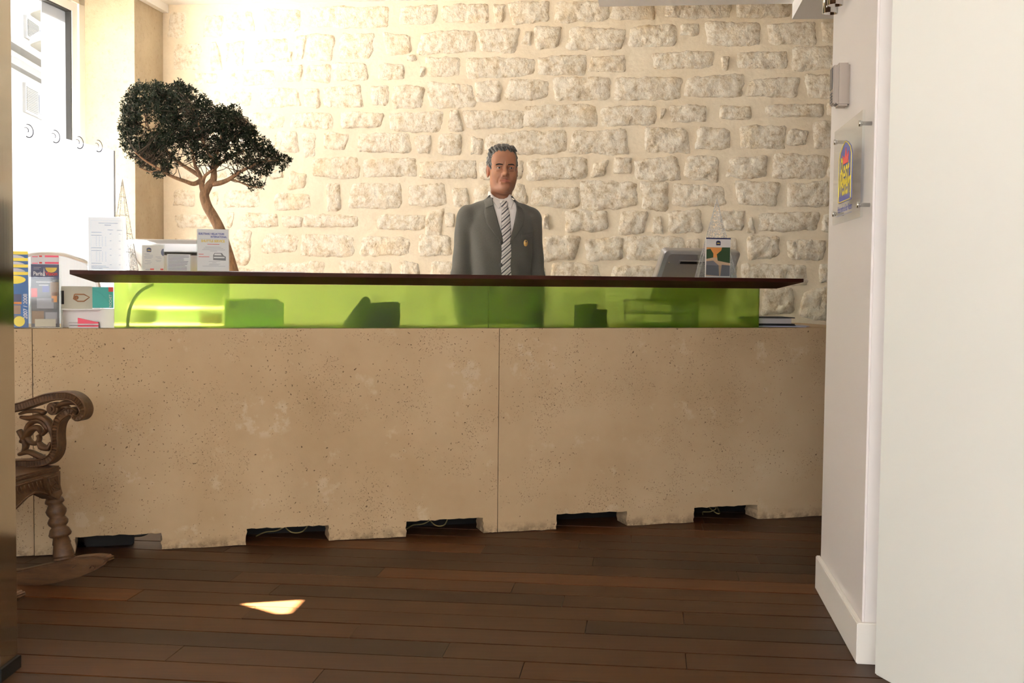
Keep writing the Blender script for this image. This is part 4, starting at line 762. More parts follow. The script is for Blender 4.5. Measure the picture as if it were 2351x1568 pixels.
# ================================================================== TREE
TY = 5.52
def tp(x,y,dy=0.0): return hit(x,y,Vector((0,TY+dy,0)),Vector((0,1,0)))
tb = tp(528,560); pot_z = .66
tree = thing('potted_tree','windswept evergreen tree with bare forked trunk and dark flat crown','tree',(tb.x+.03,TY,pot_z))
TO = tree.location.copy()
B().lathe([(.10,0),(.12,.02),(.15,.22),(.165,.22),(.165,.25),(.145,.25),(.14,.22),(0,.215)],28).obj('pot','terracotta',tree,True)
B().lathe([(.138,.212),(.06,.225),(0,.228)],20).obj('soil','soil',tree,True)
def br(pts,r0,r1,name='branch',n=6):
    P = spline([tp(x,y,d)-TO for x,y,d in pts],n); m = len(P); return P,B().tube(P,[r0+(r1-r0)*i/(m-1) for i in range(m)],10)
P,b = br([(540,640,0),(522,580,0),(505,528,0),(490,498,0),(476,474,0),(469,450,0),(472,438,0)],.026,.021); b.add([],[]); b.obj('trunk','bark',tree,True)
BR = [([(472,440,0),(480,425,0),(490,412,-.01),(491,392,0),(490,370,.02),(500,345,.03),(510,310,.03),(520,275,.05)],.020,.004),
 ([(470,446,0),(464,430,0),(462,412,.02),(456,396,.03),(448,380,.05),(440,345,.06),(430,300,.05)],.015,.004),
 ([(462,414,.02),(445,422,.0),(425,416,-.03),(395,405,-.06),(365,388,-.10),(335,370,-.12),(310,350,-.15)],.012,.003),
 ([(456,402,.03),(440,392,.05),(418,378,.08),(395,360,.1),(370,330,.12),(345,300,.15),(330,260,.14)],.011,.003),
 ([(488,422,0),(505,420,-.03),(525,412,-.05),(545,398,-.06),(570,385,-.05),(600,372,-.04),(640,368,-.02)],.013,.003),
 ([(528,410,-.05),(550,418,-.06),(570,426,-.08),(590,430,-.08),(605,428,-.08)],.005,.002),
 ([(491,388,0),(505,375,.05),(530,360,.08),(565,345,.12),(600,335,.12)],.010,.003),
 ([(492,372,.02),(478,352,-.05),(465,320,-.1),(455,280,-.12),(440,240,-.12)],.009,.003),
 ([(466,420,.02),(470,405,.0),(480,396,-.03),(490,388,-.03)],.008,.006),
 ([(500,345,.03),(530,320,.0),(555,300,-.04),(570,270,-.05)],.007,.002),
 ([(430,300,.05),(405,270,.05),(385,235,.05),(365,210,.05)],.006,.002),
 ([(345,300,.15),(320,285,.1),(300,260,.05),(295,235,.05)],.005,.002),
 ([(600,372,-.04),(620,360,-.02),(640,352,0)],.004,.002),([(365,388,-.1),(345,395,-.1),(320,385,-.1)],.004,.002)]
tips = []
for pts,r0,r1 in BR:
    P,b = br(pts,r0,r1); b.obj('branch','bark',tree,True); tips += P[len(P)//3:]
# crown outline in picture units, filled with tufts of short needle-like leaves
crown = [(300,200),(322,190),(345,196),(362,190),(385,197),(408,187),(432,196),(452,210),(470,222),(488,240),(505,245),(520,243),(545,244),(556,262),(558,280),(575,282),(588,298),(592,312),(612,322),(622,335),(640,352),(655,356),(668,366),(672,372),(655,388),(630,382),(622,400),(608,412),(590,402),(570,388),(540,378),(515,372),(495,378),(470,372),(450,376),(430,368),(410,372),(398,385),(385,404),(362,406),(350,395),(330,388),(310,370),(290,362),(282,345),(278,325),(272,300),(274,275),(282,255),(276,238),(290,225),(292,208)]
low = [(540,395),(565,402),(590,412),(605,420),(612,428),(600,436),(585,438),(570,430),(555,418),(540,408)]
def inside(x,y,poly):
    c = False; j = len(poly)-1
    for i in range(len(poly)):
        xi,yi = poly[i]; xj,yj = poly[j]
        if (yi > y) != (yj > y) and x < (xj-xi)*(y-yi)/(yj-yi)+xi: c = not c
        j = i
    return c
tr = random.Random(21); tufts = []; twig = B()
TP = [p+TO for p in tips]
def dens(x,y):                                # a few airy gaps as in the picture
    for gx,gy,gr,q in ((345,282,22,.10),(345,272,14,.1),(470,330,22,.6),(405,352,26,.55),(430,345,22,.6),(545,330,14,.6),(330,300,18,.45),(300,245,14,.55),(310,330,22,.75)):
        if (x-gx)**2+(y-gy)**2 < gr*gr: return q
    return 1.0
N = 0
while N < 3600:
    x = tr.uniform(265,680); y = tr.uniform(180,445)
    if inside(x,y,crown): pass
    elif inside(x,y,low) and tr.random() < .7: pass
    else: continue
    if tr.random() > dens(x,y)*(.62 if y > 345 else 1): continue
    half = .20*max(.15,1-abs(x-450)/300); x += tr.gauss(0,2.5); y += tr.gauss(0,2.5); tufts.append(tp(x,y,tr.uniform(-half,half)+(.10 if x < 360 else 0)*0)); N += 1
lv = []; lf = []
def leafmesh(c,R):
    for k in range(11):
        d = Vector((tr.gauss(0,1),tr.gauss(0,1),tr.gauss(.35,1))).normalized(); L = R*tr.uniform(.6,1.1); s = d.orthogonal().normalized()*L*.17; s.rotate(Matrix.Rotation(tr.uniform(0,6.3),3,d))
        i = len(lv); lv.extend([c+d*L*.12,c+d*L*.55+s,c+d*L,c+d*L*.55-s]); lf.append((i,i+1,i+2,i+3))
for c in tufts:
    leafmesh(c-TO,tr.uniform(.013,.020))
    if tr.random() < .30:
        q = min(tr.sample(TP,min(26,len(TP))),key=lambda p:(p-c).length)
        if (q-c).length < .16:
            mid = (q+c)/2+Vector((tr.uniform(-.01,.01),tr.uniform(-.01,.01),-.006)); twig.tube([q-TO,mid-TO,c-TO],[.0022,.0016,.001],5)
twig.obj('twigs','twig',tree)['kind'] = 'stuff'
fo = mesh('foliage',lv,lf,'dark_leaf',tree); fo['kind'] = 'stuff'
ps = thing('plant_stand','plain white plinth behind the counter that carries the tree pot','plinth',(TO.x,TO.y,0),KROT); B().box(-.17,.17,-.16,.17,0,pot_z).obj('body','desk_white',ps,bevel=.004)
# ================================================================== THINGS ON THE RIGHT WALL
def wallthing(name,label,cat,v,z,u=UR): return thing(name,label,cat,R3(u,v,z),-RA-math.pi/2)   # local X runs towards the camera, Y into the wall
ic = wallthing('intercom','grey-brown plastic door intercom handset on the white wall','intercom',3.95,1.645,.62)
B().prism([(-.035,0),(.035,0),(.035,.135),(-.035,.135)],-.040,0).obj('body','intercom_plastic',ic,bevel=.006)
B().prism([(-.033,.006),(.033,.006),(.033,.128),(-.033,.128)],-.052,-.040).obj('cover','intercom_plastic',ic,bevel=.003)
B().box(-.02,.022,-.0545,-.052,.055,.12).obj('screen','intercom_face',ic); b = B()
for k in range(4): b.box(-.018,.02,-.0545,-.052,.012+k*.009,.016+k*.009)
b.obj('speaker_slots','intercom_face',ic)['kind'] = 'stuff'
# acrylic name plate
us = .592; vA,zA = lpx(1919,305,us); vB,zB = lpx(1984,250,us); _,zC = lpx(1918,522,us); _,zD = lpx(1980,490,us)
va,vb = vA,vB; pw = va-vb; zt = (zA+zB)/2; zb = (zC+zD)/2; ph = zt-zb
sg = thing('name_plate','clear acrylic hotel plaque with blue crest held off the wall by steel studs','sign',R3(us,(va+vb)/2,zb),-RA-math.pi/2)
B().box(-pw/2,pw/2,-.004,.004,0,ph).obj('plate','acrylic',sg)
for sx in (-1,1):
    for z in (.035,ph-.035):
        o = B().lathe([(.009,-.009),(.009,-.004),(.006,-.004),(.006,.027)],14).obj('stud','chrome',sg,True); o.matrix_local = Matrix.Translation((sx*(pw/2-.028),0,z))@Matrix.Rotation(-math.pi/2,4,'X')
cw = pw*.47; c0 = -pw*.03; cz0 = ph*.20; chh = ph*.62
shape = [(-.5,.02),(-.46,0),(.46,0),(.5,.02),(.5,.74),(.40,.86),(.2,.95),(0,1),(-.2,.95),(-.40,.86),(-.5,.74)]
B().prism([(c0+a*cw,cz0+b_*chh) for a,b_ in shape],-.0056,-.0041).obj('crest','logo_blue',sg); rim = B(); pts = [(c0+a*cw*.94,-.006,cz0+chh*.015+b_*chh*.97) for a,b_ in shape]; rim.tube(pts+[pts[0]],.0016,5); rim.obj('crest_rim','logo_yellow',sg)
B().prism([(c0+a*cw,cz0+b_*chh) for a,b_ in ((-.14,.62),(.22,.62),(.26,.80),(.12,.72),(.05,.88),(-.04,.72),(-.2,.78))],-.0068,-.0057).obj('crown','logo_red',sg)
text(sg,'lettering','Best',c0,cz0+chh*.48,.125,-.0070,'logo_yellow','CENTER',0,.78,.0015); text(sg,'lettering','Western',c0,cz0+chh*.29,.105,-.0070,'logo_yellow','CENTER',0,.62,.0015)
text(sg,'lettering','Hôtel membre de Best Western',c0,ph*.135,.028,-.0050,'ink_blue','CENTER',0,.72,.0004)
lines(sg,[(-pw*.34,pw*.22,ph*.075,.003)],-.0045,'ink_grey')
# twin chrome spotlights under the soffit
tw = thing('twin_spotlight','pair of chrome cylinder spotlights on a bracket high on the white wall','spotlight',R3(UR,4.1,1.93),-RA-math.pi/2)
W2 = lambda x,y,v: hit(x,y,EY*v,EY)
def cyl(x0,x1,yb,v):
    c = W2((x0+x1)/2,yb,v); r = (W2(x1,yb,v)-W2(x0,yb,v)).length/2; d = c-tw.location; lx = d.dot(-EY); ly = d.dot(EX); return lx,ly,d.z,r
for (x0,x1,yb,v) in ((1888,1924,31,4.22),(1899,1936,12,4.00)):
    lx,ly,lz,r = cyl(x0,x1,yb,v); c = B().lathe([(r*.8,.008),(r*.86,.0),(r,0),(r,.11),(r*.9,.12),(0,.12)],24,(lx,ly,lz)).obj('lamp_housing','chrome',tw,True); B().lathe([(0,.012),(r*.78,.012)],20,(lx,ly,lz)).obj('reflector','black',c)
    B().tube([(lx,ly,lz+.09),(lx,-.0,lz+.09)],.008,8).obj('arm','chrome',tw,True)
B().box(.02,.14,-.035,0,.085,.125).obj('bracket','chrome',tw,bevel=.003)
# ================================================================== PERSON
def snets(F,o,h):
    """naive surface nets of a sampled distance field"""
    nx,ny,nz = F.shape; I = F < 0
    S = np.zeros((nx-1,ny-1,nz-1),int)
    cor = [(a,b,c) for a in (0,1) for b in (0,1) for c in (0,1)]
    for a,b,c in cor: S += I[a:nx-1+a,b:ny-1+b,c:nz-1+c]
    act = np.argwhere((S > 0) & (S < 8)); idx = -np.ones(S.shape,int); idx[tuple(act.T)] = np.arange(len(act))
    acc = np.zeros((len(act),3)); cnt = np.zeros(len(act))
    for i,p in enumerate(cor):
        for j,q in enumerate(cor):
            if j <= i or sum(abs(p[k]-q[k]) for k in range(3)) != 1: continue
            fa = F[act[:,0]+p[0],act[:,1]+p[1],act[:,2]+p[2]]; fb = F[act[:,0]+q[0],act[:,1]+q[1],act[:,2]+q[2]]
            m = (fa < 0) != (fb < 0); t = np.where(m,fa/np.where(fa == fb,1,fa-fb),0)
            acc += (np.array(p)+np.outer(t,np.array(q)-np.array(p)))*m[:,None]; cnt += m
    V = (act+acc/cnt[:,None])*h+np.array(o); Q = []
    for ax in range(3):
        e = [0,0,0]; e[ax] = 1; sl0 = [slice(1,-1)]*3; sl0[ax] = slice(0,-1); sl1 = [slice(1,-1)]*3; sl1[ax] = slice(1,None)
        A = I[tuple(sl0)]; Bb = I[tuple(sl1)]; ch = np.argwhere(A != Bb); sg = A[tuple(ch.T)]
        off = [1,1,1]; off[ax] = 0; g = ch+np.array(off); u_,v_ = [(1,2),(2,0),(0,1)][ax]
        def cell(du,dv):
            k = g.copy(); k[:,u_] -= du; k[:,v_] -= dv; return idx[k[:,0],k[:,1],k[:,2]]
        q = np.stack([cell(1,1),cell(0,1),cell(0,0),cell(1,0)],1); q[~sg] = q[~sg][:,::-1]; Q.append(q)
    return V,np.concatenate(Q)
class SDF:
    def __init__(s,lo,hi,h):
        s.o = np.array(lo,float); s.h = h; n = [int((hi[i]-lo[i])/h)+2 for i in range(3)]
        s.X,s.Y,s.Z = np.meshgrid(*[lo[i]+np.arange(n[i])*h for i in range(3)],indexing='ij'); s.F = np.full(s.X.shape,1e3)
    def ell(s,c,r):
        k0 = np.sqrt(((s.X-c[0])/r[0])**2+((s.Y-c[1])/r[1])**2+((s.Z-c[2])/r[2])**2); return (k0-1)*min(r)
    def cap(s,a,b,ra,rb=None):
        rb = ra if rb is None else rb; a = np.array(a,float); d = np.array(b,float)-a; t = np.clip(((s.X-a[0])*d[0]+(s.Y-a[1])*d[1]+(s.Z-a[2])*d[2])/(d@d),0,1)
        return np.sqrt((s.X-a[0]-t*d[0])**2+(s.Y-a[1]-t*d[1])**2+(s.Z-a[2]-t*d[2])**2)-(ra+(rb-ra)*t)
    def add(s,D,k=.01):
        h = np.clip(.5+.5*(s.F-D)/k,0,1); s.F = s.F*(1-h)+D*h-k*h*(1-h)
    def sub(s,D,k=.01):
        D = -D; h = np.clip(.5-.5*(s.F-D)/k,0,1); s.F = s.F*(1-h)+D*h+k*h*(1-h)
    def obj(s,name,mat,parent,cols=None):
        V,Q = snets(s.F,s.o,s.h); me = bpy.data.meshes.new(name); me.from_pydata(V.tolist(),[],Q.tolist()); me.update(); me.polygons.foreach_set('use_smooth',[True]*len(me.polygons))
        if cols is not None:
            C = cols(V); at = me.color_attributes.new('Col','FLOAT_COLOR','POINT'); at.data.foreach_set('color',np.concatenate([C,np.ones((len(C),1))],1).astype('f').ravel())
        me.materials.append(MATS[mat]); o = bpy.data.objects.new(name,me); return link(o,parent),V
MP = hit(1147,632,Vector((0,5.85,0)),Vector((0,1,0))); MP.z = 0
person = thing('person','man in grey suit, white shirt and striped tie standing behind the counter','person',MP)
YAW_T = math.radians(15); YAW_H = math.radians(9)
TSC = (.87,.95,1.0); torso_rot = Matrix.Rotation(YAW_T,4,'Z')@Matrix.Diagonal((*TSC,1))
def prof(Z,zs,vs): return np.interp(Z,zs,vs)
TZ = [.70,.85,.95,1.10,1.22,1.32,1.38,1.42,1.45,1.475,1.50]
TA = [.188,.182,.172,.172,.182,.186,.176,.145,.105,.075,.055]
TB = [.125,.120,.115,.118,.125,.122,.115,.104,.092,.080,.06]
def torso(S,off=0):
    a = prof(S.Z,TZ,TA)+off; b = prof(S.Z,TZ,TB)+off; p = 2.5
    k = ((np.abs(S.X)/a)**p+(np.abs(S.Y-.005)/b)**p)**(1/p); return (k-1)*np.minimum(a,b)
def jacket_field(S):
    S.F = torso(S); S.F = np.maximum(S.F,.72-S.Z); S.F = np.maximum(S.F,S.Z-1.478)
    for sx in (-1,1):
        S.add(S.cap((sx*.06,.015,1.432),(sx*.178,.018,1.388),.045,.056),.03)
        arm = S.cap((sx*.186,.018,1.375),(sx*.218,.03,1.10),.060,.052); S.add(arm,.018); S.add(S.cap((sx*.218,.03,1.10),(sx*.208,-.045,.86),.052,.042),.02)
    # gentle cloth folds
    S.F += .0022*np.sin(S.Z*46+S.X*30+2*np.sin(S.X*17))*np.clip((1.36-S.Z)*6,0,1)+.0015*np.sin(S.X*70+S.Z*22)
    return S
S = jacket_field(SDF((-.31,-.20,.70),(.31,.20,1.52),.0065))
def gapw(Z): return np.interp(Z,[.7,1.02,1.10,1.22,1.285,1.36,1.42,1.47],[.03,.022,.020,.021,.024,.050,.066,.074])
jac_full = S.F.copy()
cut = np.maximum(np.abs(S.X-.004)-gapw(S.Z),S.Y-.02); S.sub(cut,.006)
inner = torso(S,-.012); S.F = np.maximum(S.F,-np.maximum(inner,S.Z*0-1)) if False else S.F
S.sub(S.cap((0,.045,1.40),(0,.02,1.56),.062,.066),.006)
jac,_ = S.obj('jacket','suit',person); jac.rotation_euler = (0,0,YAW_T); jac.scale = TSC
def front(F,S,x,z,extra=0.0):                 # first surface met from the front at local (x,z)
    i = (x-S.o[0])/S.h; k = (z-S.o[2])/S.h; i0 = int(np.clip(i,0,F.shape[0]-2)); k0 = int(np.clip(k,0,F.shape[2]-2)); fi,fk = i-i0,k-k0
    col = F[i0,:,k0]*(1-fi)*(1-fk)+F[i0+1,:,k0]*fi*(1-fk)+F[i0,:,k0+1]*(1-fi)*fk+F[i0+1,:,k0+1]*fi*fk
    w = np.argwhere(col < 0)
    if len(w) == 0: return .0
    j = w[0][0]
    if j == 0: return S.o[1]
    t = col[j-1]/(col[j-1]-col[j]); return S.o[1]+(j-1+t)*S.h
def patch_on(F,S,name,mat,left,right,off,th,n=26,m=8,bulge=0,parent=None,edge=.0):
    """cloth patch between two (x,z) boundary polylines, laid on a body surface"""
    L = np.array(left,float); Rr = np.array(right,float); tL = np.linspace(0,1,len(L)); v = []; 
    for i in range(n+1):
        f = i/n; a = np.array([np.interp(f,tL,L[:,0]),np.interp(f,tL,L[:,1])]); tr_ = np.linspace(0,1,len(Rr)); b = np.array([np.interp(f,tr_,Rr[:,0]),np.interp(f,tr_,Rr[:,1])])
        for j in range(m+1):
            q = a+(b-a)*j/m; e = math.sin(math.pi*j/m)**.5 if 0 < j < m else 0
            v.append((q[0],front(F,S,q[0],q[1])-off-bulge*e,q[1]))
    K = len(v); v += [(x,y+th,z) for x,y,z in v]; g = lambda i,j:i*(m+1)+j
    f = []
    for i in range(n):
        for j in range(m): f += [(g(i,j),g(i+1,j),g(i+1,j+1),g(i,j+1)),(K+g(i,j),K+g(i,j+1),K+g(i+1,j+1),K+g(i+1,j))]
    for i in range(n): f += [(g(i,0),K+g(i,0),K+g(i+1,0),g(i+1,0)),(g(i,m),g(i+1,m),K+g(i+1,m),K+g(i,m))]
    for j in range(m): f += [(g(0,j),g(0,j+1),K+g(0,j+1),K+g(0,j)),(g(n,j),K+g(n,j),K+g(n,j+1),g(n,j+1))]
    o = mesh(name,v,f,mat,parent or person,True); fixn(o); o.rotation_euler = (0,0,YAW_T); o.scale = TSC; return o
# lapels with notch
for sx in (-1,1):
    inn = [(.004+sx*.070,1.465),(.004+sx*.062,1.42),(.004+sx*.046,1.36),(.004+sx*.024,1.29),(.004+sx*.019,1.262)]; out = [(sx*.098,1.452),(sx*.116,1.405),(sx*.104,1.352),(sx*.062,1.298),(sx*.021,1.258)]
    l,r = (out,inn) if sx < 0 else (inn,out)
    patch_on(jac_full,S,'lapel','suit',l,r,.005,.004)
    inn = [(.004+sx*.052,1.492),(.004+sx*.066,1.468),(.004+sx*.066,1.44)]; out = [(sx*.066,1.494),(sx*.098,1.462),(sx*.106,1.424)]
    l,r = (out,inn) if sx < 0 else (inn,out); patch_on(jac_full,S,'jacket_collar','suit',l,r,.008,.005,12,6)
# breast pocket, buttons, badge
patch_on(jac_full,S,'breast_pocket','suit',[(.092,1.305),(.094,1.282)],[(.168,1.318),(.168,1.296)],.003,.003,3,8)
for z in (1.262,1.155):
    y = front(jac_full,S,-.026,z); o = B().lathe([(0,-.003),(.007,-.003),(.0095,-.001),(.0095,.003),(.004,.004)],16).obj('button','suit_button',person,True); o.matrix_local = torso_rot@Matrix.Translation((-.027,y-.004,z))@Matrix.Rotation(math.pi/2,4,'X')
y = front(jac_full,S,.125,1.262); bd = B().lathe([(0,-.002),(.0155,-.002),(.0155,.002),(0,.003)],24).obj('name_badge','badge_gold',person,True); bd.matrix_local = torso_rot@Matrix.Translation((.118,y-.007,1.262))@Matrix.Rotation(math.radians(25),4,'Z')@Matrix.Rotation(math.pi/2,4,'X')@Matrix.Diagonal((.85,1,1,1)).to_4x4()
B().box(-.004,.004,.004,.012,.002,.0032).obj('badge_crest','navy',bd)
# shirt
S2 = SDF((-.22,-.16,.98),(.22,.16,1.53),.0042); S2.F = torso(S2,-.010); S2.F = np.maximum(S2.F,1.0-S2.Z); S2.add(S2.cap((0,.035,1.44),(0,.022,1.515),.0635,.0625),.02); S2.F = np.maximum(S2.F,S2.Z-1.514+.95*np.clip(-S2.Y+.01,0,1))
sh_full = S2.F.copy(); S2.sub(S2.cap((0,.03,1.46),(0,.02,1.56),.0555,.0555),.003)
sh,_ = S2.obj('shirt','shirt',person); sh.rotation_euler = (0,0,YAW_T); sh.scale = TSC
for sx in (-1,1):
    top_ = [(.003+sx*.010,1.462),(.003+sx*.036,1.474),(.003+sx*.060,1.500)]; bot = [(.003+sx*.022,1.436),(.003+sx*.034,1.424),(.003+sx*.062,1.466)]
    l,r = (bot,top_); patch_on(sh_full,S2,'shirt_collar','shirt',l if sx > 0 else top_,r if sx > 0 else bot,.0045,.003,14,6)
patch_on(sh_full,S2,'tie','tie',[(-.014,1.442),(-.020,1.40),(-.026,1.30),(-.030,1.18),(-.032,1.02)],[(.020,1.442),(.026,1.40),(.032,1.30),(.036,1.18),(.038,1.02)],.008,.004,36,8,.004)
kn = patch_on(sh_full,S2,'tie_knot','tie',[(-.015,1.466),(-.021,1.456),(-.013,1.432)],[(.021,1.466),(.027,1.456),(.019,1.432)],.012,.008,10,8,.007)
# ---- head (local: z = 0 at the chin)
H = SDF((-.10,-.135,-.11),(.10,.14,.255),.0023)
H.F = H.ell((0,.022,.148),(.071,.090,.083)); H.add(H.ell((0,-.020,.082),(.0575,.066,.086)),.03); H.add(H.ell((0,-.052,.020),(.032,.034,.022)),.018); H.add(H.ell((0,-.082,.022),(.017,.010,.013)),.014)
for sx in (-1,1):
    H.add(H.ell((sx*.040,-.046,.080),(.022,.024,.026)),.025); H.add(H.ell((sx*.044,.002,.048),(.017,.034,.032)),.03)
H.add(H.cap((-.040,-.066,.136),(.040,-.066,.136),.013),.018)
H.add(H.ell((0,-.050,.170),(.055,.036,.045)),.03)
H.add(H.cap((0,-.076,.128),(0,-.097,.092),.0075,.0115),.012); H.add(H.ell((0,-.099,.088),(.0125,.0125,.0105)),.006)
for sx in (-1,1):
    H.add(H.ell((sx*.0125,-.089,.084),(.0085,.011,.0085)),.006); H.sub(H.ell((sx*.006,-.098,.0775),(.0038,.005,.003)),.003)
    H.sub(H.ell((sx*.031,-.086,.1195),(.0175,.017,.0115)),.012)
    H.add(H.ell((sx*.031,-.0655,.1195),(.0165,.0150,.0145)),.004)
    H.sub(H.ell((sx*.031,-.0850,.1190),(.0140,.013,.0038)),.002)
    H.add(H.cap((sx*.018,-.0790,.1280),(sx*.045,-.0735,.1262),.0036,.0032),.004)          # upper lid
    H.add(H.cap((sx*.019,-.0775,.1080),(sx*.043,-.0725,.1075),.0048,.0038),.004); H.sub(H.cap((sx*.018,-.0845,.1010),(sx*.040,-.0765,.0990),.0022,.0018),.005)          # lower lid bag
    E_ = H.ell((sx*.0735,.020,.110),(.0085,.019,.032)); E_ = np.maximum(E_,-H.ell((sx*.080,.013,.112),(.0065,.011,.020))); H.add(E_,.006)
H.add(H.ell((0,-.071,.056),(.030,.019,.022)),.016)
hs = lambda x,z,o=0: (x,front(H.F,H,x,z)+o,z)
LP = [(hs(sx*.0275,.0553,.0016),hs(sx*.012,.0590,.0006),hs(0,.0590,.0002),hs(sx*.020,.0500,.0018),hs(0,.0485,.0010)) for sx in (-1,1)]
for c_,m_,t_,l_,b_ in LP:
    H.add(H.cap(c_,m_,.0024,.0042),.003); H.add(H.cap(m_,t_,.0042,.0040),.003); H.add(H.cap(c_,l_,.0022,.0044),.003); H.add(H.cap(l_,b_,.0044,.0058),.003)
ML = [(hs(sx*.030,.0528,.0),hs(sx*.012,.0552,-.0004),hs(0,.0548,-.0004)) for sx in (-1,1)]
for a_,m_,t_ in ML: H.sub(H.cap(a_,m_,.0020,.0020),.0018); H.sub(H.cap(m_,t_,.0020,.0020),.0018)
for sx in (-1,1):
    a_,b_,c_ = hs(sx*.0215,.084,-.0012),hs(sx*.032,.068,-.0012),hs(sx*.0375,.047,-.0015); H.sub(H.cap(a_,b_,.0034,.0032),.006); H.sub(H.cap(b_,c_,.0032,.0024),.006)
    a_,b_ = hs(sx*.006,.134,-.001),hs(sx*.005,.147,-.001); H.sub(H.cap(a_,b_,.0018,.0012),.004)
H.sub(H.cap(hs(-.013,.0395,-.0035),hs(.013,.0395,-.0035),.0048),.008)
H.add(H.cap((0,.034,.035),(0,.044,-.105),.0525,.056),.018)
def skincol(V):
    x,y,z = V.T; C = np.tile(np.array([.335,.150,.082]),(len(V),1))
    def blend(m,c):
        m = np.clip(m,0,1)[:,None]; C[:] = C*(1-m)+np.array(c)*m
    nz = np.array([mnoise.noise(Vector((a*40,b*40,c*40))) for a,b,c in V]); C *= (1+.10*nz)[:,None]
    fr = y < -.03
    lip = fr*np.clip(1.9-np.sqrt((x/.027)**2+((z-.0548)/.0095)**2)*1.7,0,1)*(y < -.076); blend(lip*.75,(.36,.115,.085))
    mus = fr*np.clip(1.5-np.sqrt((x/.034)**2+((z-.071)/.010)**2)*1.2,0,1); blend(mus*.32,(.17,.105,.085))
    jaw = (z < .05)*(y < .03)*np.clip((.055-z)*30,0,1)*(1-np.clip(lip*2,0,1)); blend(jaw*.22,(.22,.13,.09))
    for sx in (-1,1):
        blend(fr*np.clip(1.6-np.sqrt(((x-sx*.031)/.019)**2+((z-.1145)/.011)**2)*1.2,0,1)*.5,(.13,.055,.033))  # eye shadows painted in as darker skin
    blend(np.clip((np.abs(x)-.066)*60,0,.5)*(z < .15)*(z > .07),(.38,.14,.085))
    return C
HB = Vector((.010,.012,1.505)); HSC = (.955,1,.98)
body,_ = H.obj('body','skin',person,skincol); body.location = HB; body.rotation_euler = (0,0,YAW_H); body.scale = HSC
# the rest of the body (mostly clothed): torso, legs, arms and hands joined to the same mesh
S4 = SDF((-.36,-.25,.0),(.36,.22,1.46),.012); S4.F = np.maximum(np.maximum(torso(S4,-.03),S4.Z-1.40),.85-S4.Z); S4.add(S4.cap((0,.03,1.36),(0,.03,1.44),.05),.02)
for sx in (-1,1):
    S4.add(S4.cap((sx*.085,.0,.86),(sx*.09,.0,.48),.075,.052),.03); S4.add(S4.cap((sx*.09,.0,.48),(sx*.095,.03,.10),.05,.036),.02); S4.add(S4.cap((sx*.186,.018,1.36),(sx*.218,.03,1.10),.038),.02); S4.add(S4.cap((sx*.218,.03,1.10),(sx*.208,-.045,.86),.036,.028),.02)
V4,Q4 = snets(S4.F,S4.o,S4.h)
S5V = []; S5Q = []
for sx in (-1,1):
    hx = sx*.207; h5 = SDF((hx-.06,-.14,.64),(hx+.06,.03,.89),.0045); h5.F = h5.cap((hx,-.045,.87),(hx,-.050,.83),.026,.024); h5.add(h5.ell((hx,-.055,.79),(.018,.040,.045)),.012)
    for k,(dy,L,tip) in enumerate(((-.026,.075,.012),(-.009,.084,.010),(.009,.078,.008),(.024,.060,.006))):
        yb = -.058+dy; h5.add(h5.cap((hx,yb,.765),(hx-sx*.008,yb,.765-L*.5),.0088,.0082),.004); h5.add(h5.cap((hx-sx*.008,yb,.765-L*.5),(hx-sx*.026,yb+.004,.765-L),.0082,.007),.004)
    h5.add(h5.cap((hx,-.085,.80),(hx-sx*.016,-.112,.765),.011,.0095),.006); h5.add(h5.cap((hx-sx*.016,-.112,.765),(hx-sx*.022,-.118,.735),.0095,.008),.004)
    a,q = snets(h5.F,h5.o,h5.h); S5Q.append(q+len(V4)+sum(len(k) for k in S5V)); S5V.append(a)
VV = np.concatenate([V4]+S5V); QQ = np.concatenate([Q4]+S5Q)
Mi = (Matrix.Translation(HB)@Matrix.Rotation(YAW_H,4,'Z')@Matrix.Diagonal((*HSC,1))).inverted()@torso_rot; Mn = np.array(Mi)
VV = VV@Mn[:3,:3].T+Mn[:3,3]
bm = bmesh.new(); bm.from_mesh(body.data); lay = bm.verts.layers.float_color.get('Col'); vs_ = []
for p in VV:
    q = bm.verts.new(p); q[lay] = (.335,.150,.082,1); vs_.append(q)
for q in QQ:
    f = bm.faces.new([vs_[i] for i in q]); f.smooth = True
bm.to_mesh(body.data); bm.free()
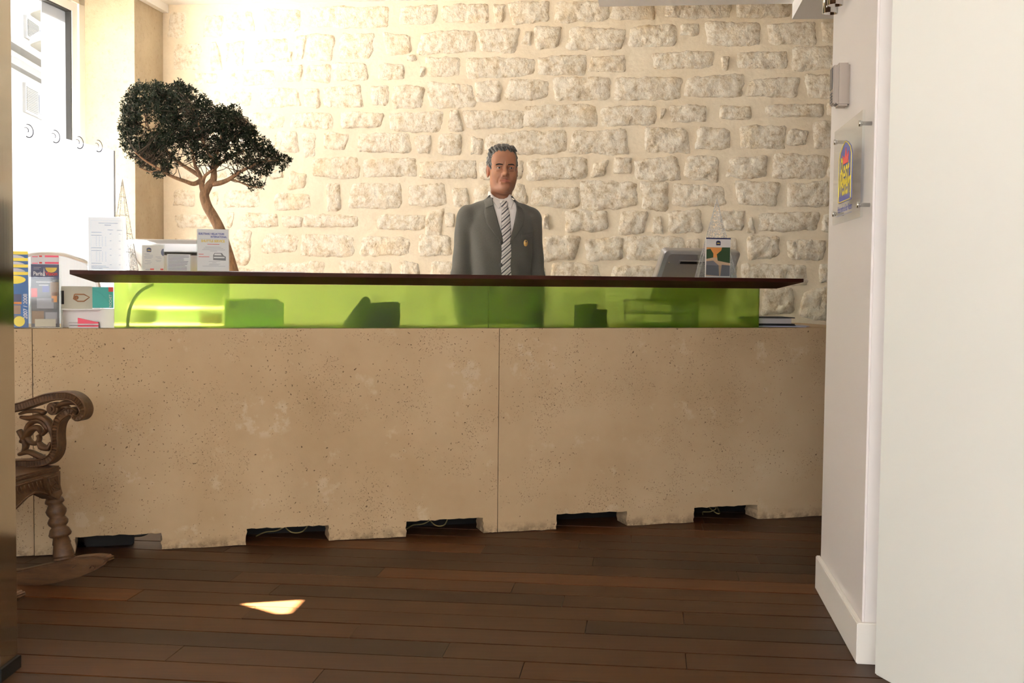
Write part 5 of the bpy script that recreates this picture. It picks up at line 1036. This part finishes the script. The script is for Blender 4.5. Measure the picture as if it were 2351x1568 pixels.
for sx in (-1,1):
    e = B().ball((sx*.031,-.0655,.1195),.0140,16,12).obj('eye','eye_white',body,True); c = Vector((sx*.031+.0005,-.0655,.1200)); B().ball((c.x,c.y-.0078,c.z-.0004),(.0072,.0070,.0072),14,8).obj('iris','iris',e,True)
    # eyebrow
    pts = [(x_,front(H.F,H,x_,z_)-.0008,z_) for x_,z_ in ((sx*.013,.1335),(sx*.022,.1352),(sx*.034,.1360),(sx*.043,.1340),(sx*.048,.1315))]
    P = spline(pts,6); m = len(P); B().tube(P,[.0036*(.35+.7*math.sin(math.pi*min(1,(i+3)/(m+2)))) for i in range(m)],6,.45).obj('eyebrow','brow',body,True)
# hair
R_ = SDF((-.105,-.125,.04),(.105,.15,.27),.0024)
sk = R_.ell((0,.024,.152),(.076,.094,.086)); wav = .0022*np.sin(R_.X*150+R_.Z*60+R_.Y*40)*np.sin(R_.Y*90+R_.Z*70)+.0016*np.sin(R_.X*260-R_.Y*120+R_.Z*180)+.0010*np.sin(R_.X*400+R_.Z*330)
R_.F = sk-.004-wav
R_.add(R_.ell((-.004,-.030,.214),(.056,.046,.020))-wav*1.2,.03)
face = R_.ell((.002,-.105,.098),(.0625,.098,.101)); R_.sub(face,.006)
R_.sub(np.maximum(R_.Z-.105,R_.Y-.050),.006); R_.sub(np.maximum(R_.Z-.072,R_.Y-1),.006); R_.sub(np.maximum(np.maximum(R_.Z-.128,R_.Y-.030),-(R_.Y+.012)),.004); R_.sub(np.maximum(np.maximum(-R_.Y-.2,R_.Y+.040),R_.Z-.155),.006)
for sx in (-1,1): R_.sub(R_.ell((sx*.083,.018,.112),(.016,.023,.036)),.003)
hr,_ = R_.obj('hair','hair',person); hr.location = HB; hr.rotation_euler = (0,0,YAW_H); hr.scale = HSC
# trousers and shoes
S6 = SDF((-.22,-.2,.04),(.22,.2,.98),.012); S6.F = np.maximum(np.maximum(torso(S6,-.012),S6.Z-.96),.84-S6.Z)
for sx in (-1,1): S6.add(S6.cap((sx*.088,.0,.86),(sx*.095,.0,.48),.092,.072),.03); S6.add(S6.cap((sx*.095,.0,.48),(sx*.10,.02,.09),.07,.056),.02)
tr6,_ = S6.obj('trousers','suit',person); tr6.rotation_euler = (0,0,YAW_T); tr6.scale = TSC
for sx in (-1,1):
    S7 = SDF((sx*.10-.07,-.24,0),(sx*.10+.07,.12,.14),.008); S7.F = S7.ell((sx*.10,-.05,.035),(.047,.14,.045)); S7.add(S7.cap((sx*.10,.03,.04),(sx*.10,.03,.10),.042),.03); S7.F = np.maximum(S7.F,.004-S7.Z)
    so7,_ = S7.obj('shoe','black',person); so7.rotation_euler = (0,0,YAW_T)
